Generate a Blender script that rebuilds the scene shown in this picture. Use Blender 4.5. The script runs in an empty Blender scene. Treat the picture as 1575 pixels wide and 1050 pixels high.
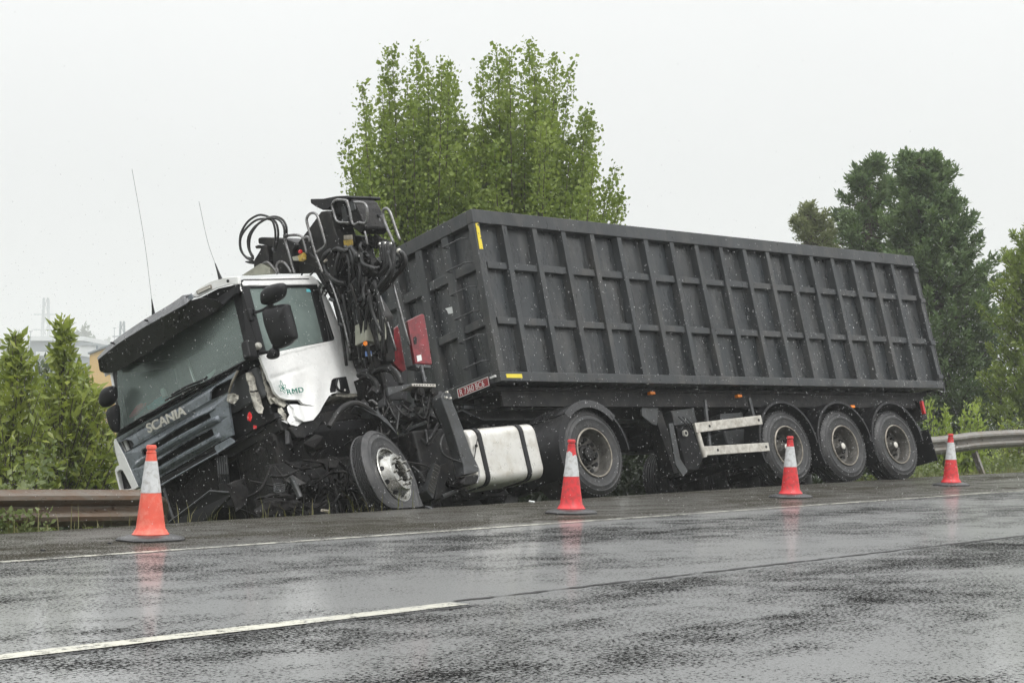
import bpy, bmesh, math, random
import numpy as np
from mathutils import Vector, Matrix, Euler
from mathutils.geometry import tessellate_polygon
random.seed(7); rng = np.random.default_rng(7)
SC = bpy.context.scene
COL = SC.collection
pi = math.pi

# ------------------------------------------------------------------ camera
CAM_H = 0.885; FPX = 2646.0; PITCH = math.atan(121.0/FPX)
cd = bpy.data.cameras.new('camera'); cam = bpy.data.objects.new('camera', cd); COL.objects.link(cam)
cam.location = (0, 0, CAM_H); cam.rotation_euler = (pi/2+PITCH, 0, 0)
cd.sensor_width = 36; cd.lens = FPX/1575*36; cd.clip_start = .1; cd.clip_end = 9000
SC.camera = cam

# ------------------------------------------------------------------ node helpers
def newmat(name):
    m = bpy.data.materials.new(name); m.use_nodes = True
    nt = m.node_tree; nt.nodes.clear()
    return m, nt
def N(nt, t, **kw):
    n = nt.nodes.new(t)
    for k, v in kw.items():
        if k.startswith('i_'): n.inputs[k[2:].replace('_', ' ')].default_value = v
        else: setattr(n, k, v)
    return n
def L(nt, a, b): nt.links.new(a, b)
def col(c): return (c[0], c[1], c[2], 1)
def ramp(nt, fac, stops):
    r = N(nt, 'ShaderNodeValToRGB')
    e = r.color_ramp.elements
    while len(e) < len(stops): e.new(.5)
    for i, (p, c) in enumerate(stops):
        e[i].position = p; e[i].color = col(c) if hasattr(c, '__len__') else (c, c, c, 1)
    L(nt, fac, r.inputs['Fac']); return r.outputs['Color']
def noise(nt, vec, scale, detail=4, rough=.55, dist=0):
    n = N(nt, 'ShaderNodeTexNoise'); n.inputs['Scale'].default_value = scale
    n.inputs['Detail'].default_value = detail; n.inputs['Roughness'].default_value = rough
    n.inputs['Distortion'].default_value = dist
    if vec is not None: L(nt, vec, n.inputs['Vector'])
    return n.outputs['Fac']
def mixc(nt, f, a, b, mode='MIX'):
    m = N(nt, 'ShaderNodeMix'); m.data_type = 'RGBA'; m.blend_type = mode
    for s, v in ((m.inputs[0], f), (m.inputs[6], a), (m.inputs[7], b)):
        if isinstance(v, (int, float)): s.default_value = v
        elif isinstance(v, (tuple, list)): s.default_value = col(v)
        else: L(nt, v, s)
    return m.outputs[2]
def math_(nt, op, a, b=None):
    m = N(nt, 'ShaderNodeMath'); m.operation = op
    for s, v in ((m.inputs[0], a), (m.inputs[1], b)):
        if v is None: continue
        if isinstance(v, (int, float)): s.default_value = v
        else: L(nt, v, s)
    return m.outputs[0]

def mat(name, base, rough=.5, metal=0, var=.25, dirt=None, dirt_amt=.3, scale=3, bump=.0, bscale=30, coat=0,
        rvar=.15, stretch=(1, 1, 1), spec=.5, dirt_lo=.45, dirt_hi=.65):
    m, nt = newmat(name)
    tc = N(nt, 'ShaderNodeTexCoord'); mp = N(nt, 'ShaderNodeMapping'); mp.inputs['Scale'].default_value = stretch
    L(nt, tc.outputs['Object'], mp.inputs['Vector']); v = mp.outputs['Vector']
    n1 = noise(nt, v, scale, 6, .6)
    lo = tuple(c*(1-var) for c in base); hi = tuple(min(1, c*(1+var)) for c in base)
    c = ramp(nt, n1, [(.3, lo), (.7, hi)])
    if dirt:
        n2 = noise(nt, v, scale*1.7, 8, .65, .4)
        f = ramp(nt, n2, [(dirt_lo, 0.0), (dirt_hi, dirt_amt)])
        c = mixc(nt, f, c, dirt)
    p = N(nt, 'ShaderNodeBsdfPrincipled'); L(nt, c, p.inputs['Base Color'])
    n3 = noise(nt, v, scale*4, 5, .6)
    r = ramp(nt, n3, [(.3, max(.02, rough-rvar)), (.7, min(1, rough+rvar))])
    L(nt, r, p.inputs['Roughness']); p.inputs['Metallic'].default_value = metal
    p.inputs['Specular IOR Level'].default_value = spec
    if coat: p.inputs['Coat Weight'].default_value = coat; p.inputs['Coat Roughness'].default_value = .08
    if bump:
        bn = N(nt, 'ShaderNodeBump'); bn.inputs['Strength'].default_value = bump; bn.inputs['Distance'].default_value = .05 if bscale < 4 else .01
        L(nt, noise(nt, v, bscale, 5, .6), bn.inputs['Height']); L(nt, bn.outputs[0], p.inputs['Normal'])
    o = N(nt, 'ShaderNodeOutputMaterial'); L(nt, p.outputs[0], o.inputs['Surface'])
    return m

def leafmat(name, c1, c2, c3, trans=.35, rough=.5):
    m, nt = newmat(name)
    g = N(nt, 'ShaderNodeNewGeometry')
    tc = N(nt, 'ShaderNodeTexCoord')
    c = ramp(nt, g.outputs['Random Per Island'], [(0, c1), (.5, c2), (1, c3)])
    big = noise(nt, tc.outputs['Object'], .9, 3)
    c = mixc(nt, ramp(nt, big, [(.35, .0), (.65, .75)]), c, c3 if sum(c3) > sum(c1) else c1)
    p = N(nt, 'ShaderNodeBsdfPrincipled'); L(nt, c, p.inputs['Base Color']); p.inputs['Roughness'].default_value = rough
    p.inputs['Specular IOR Level'].default_value = .35
    t = N(nt, 'ShaderNodeBsdfTranslucent'); L(nt, mixc(nt, .5, c, (c3[0]*1.3, c3[1]*1.4, c3[2]*.7)), t.inputs['Color'])
    mx = N(nt, 'ShaderNodeMixShader'); mx.inputs[0].default_value = trans
    L(nt, p.outputs[0], mx.inputs[1]); L(nt, t.outputs[0], mx.inputs[2])
    o = N(nt, 'ShaderNodeOutputMaterial'); L(nt, mx.outputs[0], o.inputs['Surface'])
    return m

# ------------------------------------------------------------------ world / light
SUN_EL, SUN_AZ = math.radians(52), math.radians(142)      # behind the camera and to its right, veiled by cloud
w = bpy.data.worlds.new('World'); SC.world = w; w.use_nodes = True
nt = w.node_tree; nt.nodes.clear()
sky = N(nt, 'ShaderNodeTexSky'); sky.sky_type = 'NISHITA'; sky.sun_disc = False
sky.sun_elevation = SUN_EL; sky.sun_rotation = SUN_AZ; sky.air_density = 1.5; sky.dust_density = 4
tc = N(nt, 'ShaderNodeTexCoord'); sep = N(nt, 'ShaderNodeSeparateXYZ'); L(nt, tc.outputs['Generated'], sep.inputs[0])
hs = N(nt, 'ShaderNodeHueSaturation'); hs.inputs['Saturation'].default_value = .1; hs.inputs['Value'].default_value = 1.0
L(nt, sky.outputs[0], hs.inputs['Color'])
cloud = ramp(nt, sep.outputs[2], [(0, (7.8, 7.95, 7.88)), (.06, (8.2, 8.32, 8.27)), (.14, (8.5, 8.65, 8.62)), (.35, (11, 11.1, 11.1)), (1, (27, 27.2, 27.4))])
soft = noise(nt, tc.outputs['Generated'], 2.2, 3)
cl2 = mixc(nt, 1.0, cloud, ramp(nt, soft, [(.3, .975), (.7, 1.02)]), 'MULTIPLY')
mx = mixc(nt, .97, hs.outputs[0], cl2)
bg = N(nt, 'ShaderNodeBackground'); bg.inputs['Strength'].default_value = .1
L(nt, mx, bg.inputs['Color']); wo = N(nt, 'ShaderNodeOutputWorld'); L(nt, bg.outputs[0], wo.inputs['Surface'])
sd = bpy.data.lights.new('sun', 'SUN'); sd.energy = 1.5; sd.angle = math.radians(24); sd.color = (1, .985, .96)
sun = bpy.data.objects.new('sun', sd); COL.objects.link(sun)
sv = Vector((math.sin(SUN_AZ)*math.cos(SUN_EL), math.cos(SUN_AZ)*math.cos(SUN_EL), math.sin(SUN_EL)))
sun.rotation_euler = sv.to_track_quat('Z', 'Y').to_euler(); sun.location = (0, -10, 30)
SC.view_settings.view_transform = 'Standard'; SC.view_settings.look = 'None'
SC.view_settings.exposure = 0.0; SC.view_settings.gamma = 1.0
SC.render.engine = 'CYCLES'
SC.cycles.volume_bounces = 3; SC.cycles.max_bounces = 8; SC.cycles.transparent_max_bounces = 12
SC.cycles.volume_step_rate = 4
SC.cycles.use_denoising = True

# ------------------------------------------------------------------ mesh building
class MB:
    def __init__(s): s.v = []; s.f = []
    def add(s, vs, fs):
        o = len(s.v); s.v += [tuple(p) for p in vs]; s.f += [tuple(i+o for i in f) for f in fs]; return s
    def box(s, x0, x1, y0, y1, z0, z1, M=None):
        vs = [Vector((x, y, z)) for z in (z0, z1) for y in (y0, y1) for x in (x0, x1)]
        if M is not None: vs = [M @ p for p in vs]
        return s.add(vs, [(0, 2, 3, 1), (4, 5, 7, 6), (0, 1, 5, 4), (2, 6, 7, 3), (0, 4, 6, 2), (1, 3, 7, 5)])
    def cbox(s, c, d, rot=(0, 0, 0)):
        M = Matrix.Translation(c) @ Euler(rot).to_matrix().to_4x4()
        return s.box(-d[0]/2, d[0]/2, -d[1]/2, d[1]/2, -d[2]/2, d[2]/2, M)
    def plate(s, loops, off):
        """flat polygon (first loop) with holes (other loops), thickened by vector off"""
        loops = [[Vector(p) for p in l] for l in loops]
        tris = tessellate_polygon(loops); flat = [p for l in loops for p in l]; n = len(flat); off = Vector(off)
        fs = [tuple(t) for t in tris] + [tuple(i+n for i in reversed(t)) for t in tris]
        k = 0
        for l in loops:
            m = len(l)
            for i in range(m): fs.append((k+i, k+(i+1) % m, n+k+(i+1) % m, n+k+i))
            k += m
        return s.add(flat+[p+off for p in flat], fs)
    def tube(s, pts, r, seg=8, closed=False, caps=True):
        pts = [Vector(p) for p in pts]; n = len(pts)
        rs = r if hasattr(r, '__len__') else [r]*n
        vs = []; prev = None
        for i, p in enumerate(pts):
            a = pts[(i-1) % n] if (closed or i > 0) else p; b = pts[(i+1) % n] if (closed or i < n-1) else p
            t = (b-a).normalized() if (b-a).length > 1e-9 else Vector((0, 0, 1))
            if prev is None:
                u = t.cross(Vector((0, 0, 1)));
                if u.length < .1: u = t.cross(Vector((1, 0, 0)))
            else:
                u = prev - t*prev.dot(t)
            u.normalize(); prev = u; wv = t.cross(u)
            for k in range(seg):
                a_ = 2*pi*k/seg; vs.append(p+(u*math.cos(a_)+wv*math.sin(a_))*rs[i])
        fs = []
        for i in range(n if closed else n-1):
            j = (i+1) % n
            for k in range(seg): fs.append((i*seg+k, i*seg+(k+1) % seg, j*seg+(k+1) % seg, j*seg+k))
        if caps and not closed:
            fs.append(tuple(range(seg-1, -1, -1))); fs.append(tuple((n-1)*seg+k for k in range(seg)))
        return s.add(vs, fs)
    def cyl(s, a, b, r, seg=16, r2=None): return s.tube([a, b], [r, r if r2 is None else r2], seg)
    def lathe(s, prof, seg=40, M=None, close=False):
        """prof: (radius, height) pairs turned about local Y"""
        vs = []
        for (r, y) in prof:
            for k in range(seg):
                a = 2*pi*k/seg; p = Vector((r*math.cos(a), y, r*math.sin(a))); vs.append(M @ p if M is not None else p)
        fs = []; n = len(prof)
        for i in range(n if close else n-1):
            j = (i+1) % n
            for k in range(seg): fs.append((i*seg+k, j*seg+k, j*seg+(k+1) % seg, i*seg+(k+1) % seg))
        return s.add(vs, fs)
    def sweep(s, prof, path, closed_prof=True, caps=True):
        """prof: function i -> list of 3D points at station i, same count"""
        st = [prof(i, p) for i, p in enumerate(path)]; m = len(st[0]); vs = [q for a in st for q in a]; fs = []
        for i in range(len(path)-1):
            for k in range(m if closed_prof else m-1):
                fs.append((i*m+k, i*m+(k+1) % m, (i+1)*m+(k+1) % m, (i+1)*m+k))
        if caps and closed_prof:
            fs.append(tuple(range(m-1, -1, -1))); fs.append(tuple((len(path)-1)*m+k for k in range(m)))
        return s.add(vs, fs)
    def build(s, name, m, parent=None, smooth=False, bevel=0, M=None):
        me = bpy.data.meshes.new(name); me.from_pydata(s.v, [], s.f); me.update()
        bm = bmesh.new(); bm.from_mesh(me); bmesh.ops.recalc_face_normals(bm, faces=bm.faces); bm.to_mesh(me); bm.free()
        me.materials.append(m); o = bpy.data.objects.new(name, me); COL.objects.link(o)
        if smooth:
            me.polygons.foreach_set('use_smooth', [True]*len(me.polygons))
            if smooth != 'all': me.set_sharp_from_angle(angle=math.radians(38))
        if parent is not None: o.parent = parent
        if M is not None: o.matrix_basis = M
        if bevel:
            b = o.modifiers.new('bevel', 'BEVEL'); b.width = bevel; b.segments = 2; b.limit_method = 'ANGLE'; b.angle_limit = .6
        return o

def chunk(c, d, rot, k=.30):
    """a bent, torn lump of metal: a box cut once and knocked out of shape"""
    b = MB().cbox((0, 0, 0), d, rot); b.v = [tuple(Vector(c)+Vector(p)*(1+random.uniform(-k, k))+Vector([random.uniform(-k, k)*q*.35 for q in d])) for p in b.v]; return b
def curve(pts, n=8):
    """Catmull-Rom through the points"""
    P = [Vector(p) for p in pts]; P = [2*P[0]-P[1]] + P + [2*P[-1]-P[-2]]; out = []
    for i in range(1, len(P)-2):
        for k in range(n):
            t = k/n; a, b, c, d = P[i-1:i+3]
            out.append(.5*((2*b)+(c-a)*t+(2*a-5*b+4*c-d)*t*t+(3*b-a-3*c+d)*t**3))
    out.append(P[-2]); return out

def empty(name, loc=(0, 0, 0), M=None):
    o = bpy.data.objects.new(name, None); COL.objects.link(o); o.empty_display_size = .2
    if M is not None: o.matrix_basis = M
    else: o.location = loc
    return o
def tag(o, label=None, cat=None, group=None, kind=None):
    if label: o['label'] = label
    if cat: o['category'] = cat
    if group: o['group'] = group
    if kind: o['kind'] = kind
    return o
def dup(o, parent=None, M=None):
    c = o.copy(); COL.objects.link(c)
    if parent is not None: c.parent = parent
    if M is not None: c.matrix_basis = M
    for ch in [x for x in KIDS(o)]: dup(ch, c)
    return c
def KIDS(o): return [x for x in bpy.data.objects if x.parent == o]

def np_mesh(name, V, F, m, parent=None, smooth=False):
    """V (n,3), F (k,4 or 3) -> object"""
    me = bpy.data.meshes.new(name); k = F.shape[1]
    me.vertices.add(len(V)); me.vertices.foreach_set('co', V.astype(np.float32).ravel())
    me.loops.add(F.size); me.loops.foreach_set('vertex_index', F.astype(np.int32).ravel())
    me.polygons.add(len(F)); me.polygons.foreach_set('loop_start', np.arange(0, F.size, k, dtype=np.int32))
    me.update(calc_edges=True); me.materials.append(m)
    o = bpy.data.objects.new(name, me); COL.objects.link(o)
    if parent is not None: o.parent = parent
    return o

# ------------------------------------------------------------------ frames (poses of the vehicles, surveyed)
def RM(yaw, pitch, roll, o):
    return Matrix.Translation(o) @ Matrix.Rotation(yaw, 4, 'Z') @ Matrix.Rotation(pitch, 4, 'Y') @ Matrix.Rotation(roll, 4, 'X')
M_TRAILER = RM(3.888, .003, .25, (-.971, 21.53, 1.046))
M_TRUCK = RM(3.946, .061, .254, (.142, 21.249, .2))
M_CAB = RM(4.116, .101, .37, (-3.622, 18.759, 1.107))
M_ROAD = Matrix.Translation((-4, 13.46, 0)) @ Matrix.Rotation(math.atan2(.751, .66), 4, 'Z')
CAMINV = {}
def on(Mf, px, py, ax, v):
    """local coordinates, in frame Mf, of the survey sight line (px, py) where it meets the local plane axis = v"""
    k = id(Mf)
    if k not in CAMINV: CAMINV[k] = Mf.inverted()
    I = CAMINV[k]; c, s_ = math.cos(PITCH), math.sin(PITCH); u = (525-py)/FPX
    d = I.to_3x3() @ Vector(((px-787.5)/FPX, c-u*s_, s_+u*c)); o = I @ Vector((0, 0, CAM_H))
    return o + d*((v-o[ax])/d[ax])
def _g(px, py, z=0.0):
    c, s_ = math.cos(PITCH), math.sin(PITCH); u = (525-py)/FPX
    d = Vector(((px-787.5)/FPX, c-u*s_, s_+u*c)); o = Vector((0, 0, CAM_H)); return o+d*((z-o.z)/d.z)
def at(px, py, Y):
    c, s_ = math.cos(PITCH), math.sin(PITCH); u = (525-py)/FPX
    d = Vector(((px-787.5)/FPX, c-u*s_, s_+u*c)); return Vector((0, 0, CAM_H))+d*(Y/d.y)

def edge_s(t):
    """how far past its nominal line the asphalt reaches at road station t"""
    return np.interp(t, [-5, 0, 4, 17, 20, 26, 60], [0, 0, .2, 1.08, 1.0, .7, .6])
def ground_z(x, y):
    """height of the verge: level under the road, falling away past the asphalt edge"""
    s_ = (x+4)*-.751+(y-13.46)*.66-edge_s((x+4)*.66+(y-13.46)*.751)
    prof = [(-200, -.02), (-.02, -.02), (.25, -.06), (.6, -.14), (2.2, -.55), (4, -1.0), (6.5, -1.45), (10, -1.8), (60, -2.2), (400, -3), (4000, -6)]
    xs = [p[0] for p in prof]; ys = [p[1] for p in prof]
    return np.interp(s_, xs, ys)

# ------------------------------------------------------------------ materials
M_ = {}
M_['dump'] = mat('dark_painted_steel', (.026, .029, .031), .38, .0, .4, (.085, .080, .072), .6, 2.2, .35, 14, stretch=(1, 1, .35), dirt_lo=.46, dirt_hi=.72)
M_['dump_panel'] = mat('dark_painted_sheet', (.019, .0225, .025), .32, .0, .6, (.085, .083, .078), .6, 1.9, .5, 2.6, stretch=(1, 1, .3), dirt_lo=.46, dirt_hi=.74)
M_['black'] = mat('black_plastic', (.008, .008, .009), .5, 0, .3, bump=.2, bscale=60, spec=.35)
M_['chassis'] = mat('black_chassis_paint', (.012, .012, .0125), .5, .1, .4, (.05, .045, .04), .5, 3, .4, 25, spec=.3)
M_['grease'] = mat('greasy_black_metal', (.009, .0085, .0085), .36, .3, .5, (.035, .032, .028), .5, 6, .7, 30, spec=.25)
M_['greymetal'] = mat('grey_painted_metal', (.055, .058, .06), .4, .2, .3, (.03, .028, .025), .6, 5, .3, 30)
M_['steel'] = mat('bare_steel_tube', (.22, .22, .22), .32, .8, .3, (.08, .06, .04), .4, 8)
M_['rubber'] = mat('tyre_rubber', (.022, .022, .023), .5, 0, .35, (.06, .058, .055), .5, 4, .5, 40)
M_['blackmetal'] = mat('black_broken_metal', (.0055, .005, .005), .55, 0, .5, (.03, .027, .024), .4, 9, .6, 40, spec=.15)  # near-black base for broken parts, darker than the greasy metal
M_['hose'] = mat('hydraulic_hose_rubber', (.012, .012, .012), .38, 0, .3, spec=.4)
M_['rim'] = mat('dirty_rim_paint', (.10, .095, .085), .5, .3, .35, (.03, .026, .022), .8, 9)
M_['rimlip'] = mat('rim_lip_metal', (.34, .31, .26), .4, .5, .3, (.10, .08, .06), .6, 9)
M_['chrome'] = mat('chromed_steel', (.42, .42, .40), .26, 1, .25, (.16, .13, .09), .45, 9, dirt_lo=.45, dirt_hi=.65)
M_['white'] = mat('white_cab_paint', (.86, .86, .84), .28, 0, .03, (.45, .43, .38), .25, 2.2, .35, 3.2, coat=.5, dirt_lo=.5, dirt_hi=.85)
M_['cream'] = mat('cream_primer', (.52, .50, .43), .5, 0, .15, (.1, .09, .08), .8, 7, .5, 20, dirt_lo=.45, dirt_hi=.6)
M_['fascia'] = mat('grey_fascia_paint', (.20, .225, .25), .33, .15, .12, (.05, .05, .05), .4, 4, .1, 12, coat=.35)
M_['visor'] = mat('smoked_visor_plastic', (.016, .016, .017), .25, 0, .08, coat=.3, rvar=.05)
M_['visortop'] = mat('grey_visor_plastic', (.055, .057, .06), .35, 0, .12)
M_['tank'] = mat('brushed_aluminium_tank', (.62, .61, .57), .36, .35, .12, (.30, .26, .19), .75, 2.3, .25, 9, dirt_lo=.48, dirt_hi=.75)
M_['alu'] = mat('aluminium_rail', (.52, .50, .45), .42, .4, .15, (.2, .17, .13), .6, 7, .2, 30)
M_['red'] = mat('red_paint', (.20, .012, .018), .4, 0, .25, (.05, .008, .01), .7, 6, .15, 20, coat=.3)
M_['platered'] = mat('red_plate', (.30, .012, .016), .4, 0, .12, (.1, .02, .02), .5, 12)
M_['letter'] = mat('white_letter_paint', (.7, .7, .68), .5, 0, .1)
M_['silver'] = mat('silver_badge', (.60, .58, .52), .35, .2, .12)
M_['green'] = mat('green_letter_paint', (.0, .16, .11), .5, 0, .1)
M_['yellow'] = mat('yellow_marker_paint', (.68, .53, .03), .5, 0, .15, (.05, .05, .05), .95, 16, dirt_lo=.56, dirt_hi=.6)
M_['yellowclean'] = mat('yellow_sticker', (.68, .55, .04), .45, 0, .1)
M_['mustard'] = mat('dull_yellow_paint', (.40, .27, .035), .5, 0, .2, (.06, .05, .03), .6, 20)
M_['orange'] = mat('orange_reflector', (.95, .26, .02), .25, 0, .1)
M_['redlens'] = mat('red_lamp_lens', (.5, .02, .02), .2, 0, .1)
M_['conered'] = mat('cone_red_plastic', (.62, .030, .035), .42, 0, .12, (.16, .05, .04), .7, 14, dirt_lo=.47, dirt_hi=.7)
M_['coneorange'] = mat('cone_faded_orange_plastic', (.70, .105, .065), .45, 0, .08, (.78, .3, .22), .5, 11, dirt_lo=.47, dirt_hi=.7)
M_['sleeve'] = mat('grey_white_sleeve', (.55, .56, .56), .4, 0, .08, (.24, .22, .19), .7, 16, dirt_lo=.48, dirt_hi=.72)
M_['conebase'] = mat('black_rubber_base', (.03, .03, .032), .4, 0, .3, (.09, .09, .085), .5, 14)
M_['rail'] = mat('weathered_galvanised_steel', (.12, .10, .078), .38, .45, .25, (.11, .060, .032), .85, 3, .3, 20, stretch=(.35, 1, 2.5), dirt_lo=.4, dirt_hi=.65)
M_['railclean'] = mat('galvanised_steel', (.21, .20, .18), .4, .5, .2, (.16, .11, .07), .6, 3, .3, 20, dirt_lo=.45, dirt_hi=.7)
M_['box'] = mat('beige_box_paint', (.27, .27, .215), .45, 0, .1, (.1, .1, .08), .4, 6)
M_['fabric'] = mat('dark_seat_fabric', (.06, .063, .065), .8, 0, .2)
M_['bark'] = mat('bark', (.075, .062, .048), .85, 0, .4, bump=.8, bscale=25)
M_['teal'] = mat('teal_cloth', (.12, .50, .56), .8, 0, .2)
M_['redcloth'] = mat('red_cloth', (.75, .04, .06), .6, 0, .2)
M_['paper'] = mat('white_paper', (.7, .72, .7), .7, 0, .05)
M_['blue'] = mat('blue_sticker', (.12, .2, .42), .5, 0, .2)

def glassmat(name, tint, rough=.0, film=.24):
    m, nt = newmat(name)
    p = N(nt, 'ShaderNodeBsdfPrincipled'); p.inputs['Base Color'].default_value = col(tint)
    p.inputs['Transmission Weight'].default_value = 1; p.inputs['Roughness'].default_value = rough; p.inputs['IOR'].default_value = 1.5
    g = N(nt, 'ShaderNodeBsdfGlossy'); g.inputs['Roughness'].default_value = .22; g.inputs['Color'].default_value = (.76, .88, .83, 1)
    t = N(nt, 'ShaderNodeBsdfTransparent'); t.inputs['Color'].default_value = col(tint)
    fr = N(nt, 'ShaderNodeFresnel'); fr.inputs['IOR'].default_value = 1.6
    f2 = math_(nt, 'ADD', fr.outputs[0], .03)
    mx = N(nt, 'ShaderNodeMixShader'); L(nt, f2, mx.inputs[0]); L(nt, t.outputs[0], mx.inputs[1]); L(nt, g.outputs[0], mx.inputs[2])
    tc = N(nt, 'ShaderNodeTexCoord'); dd = N(nt, 'ShaderNodeBsdfDiffuse'); dd.inputs['Color'].default_value = (.40, .48, .45, 1)
    m3 = N(nt, 'ShaderNodeMixShader'); L(nt, ramp(nt, noise(nt, tc.outputs['Object'], 2.2, 6, .6), [(.3, film*.7), (.7, film*1.25)]), m3.inputs[0]); L(nt, mx.outputs[0], m3.inputs[1]); L(nt, dd.outputs[0], m3.inputs[2])  # pale diffuse share of the rain film stands in for reflected sky
    o = N(nt, 'ShaderNodeOutputMaterial'); L(nt, m3.outputs[0], o.inputs['Surface']); return m
M_['glass'] = glassmat('windscreen_glass', (.68, .80, .76))
M_['sideglass'] = glassmat('side_window_glass', (.40, .48, .48), film=.34)

# ------------------------------------------------------------------ ground, road
def make_ground():
    ss = np.array([-3000, -400, -60, -20, -15.5, -9.3, -5, -1.5, -.25, -.02, .12, .3, .5, .8, 1.2, 1.7, 2.2, 3, 4, 5, 6.5, 8, 10, 14, 20, 30, 45, 60, 90, 140, 250, 400, 800, 1600, 3000])
    ts = np.concatenate([[-3000, -1200, -500, -200, -80, -40, -20], np.arange(-10, 40, .5), [45, 55, 70, 100, 160, 300, 600, 1200, 3000]])
    u = np.array([.66, .751]); u /= np.linalg.norm(u); n = np.array([-u[1], u[0]])
    T, S = np.meshgrid(ts, ss, indexing='ij')
    S = S+edge_s(T)*np.clip(1-np.abs(S)/40, 0, 1)*(S > -1)
    X = -4+T*u[0]+S*n[0]; Y = 13.46+T*u[1]+S*n[1]
    Z = ground_z(X, Y)
    near = (np.abs(T-12) < 40) & (S > .05) & (S < 30)
    Z = Z+np.where(near, (rng.random(Z.shape)-.6)*.07*np.clip(S*2, 0, 1), 0)
    V = np.stack([X, Y, Z], -1).reshape(-1, 3); a, b = T.shape
    i, j = np.meshgrid(np.arange(a-1), np.arange(b-1), indexing='ij'); q = i*b+j
    F = np.stack([q, q+b, q+b+1, q+1], -1).reshape(-1, 4)
    m, nt = newmat('verge_soil_and_grass')
    tc = N(nt, 'ShaderNodeTexCoord'); v = tc.outputs['Object']
    c = ramp(nt, noise(nt, v, 1.3, 8, .7), [(.35, (.030, .026, .018)), (.5, (.035, .045, .018)), (.65, (.05, .075, .025))])
    p = N(nt, 'ShaderNodeBsdfPrincipled'); L(nt, c, p.inputs['Base Color']); p.inputs['Roughness'].default_value = .8
    bn = N(nt, 'ShaderNodeBump'); bn.inputs['Strength'].default_value = .8; bn.inputs['Distance'].default_value = .05
    L(nt, noise(nt, v, 14, 8, .7), bn.inputs['Height']); L(nt, bn.outputs[0], p.inputs['Normal'])
    o = N(nt, 'ShaderNodeOutputMaterial'); L(nt, p.outputs[0], o.inputs['Surface'])
    g = np_mesh('ground', V, F, m); tag(g, kind='structure')
make_ground()

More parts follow.
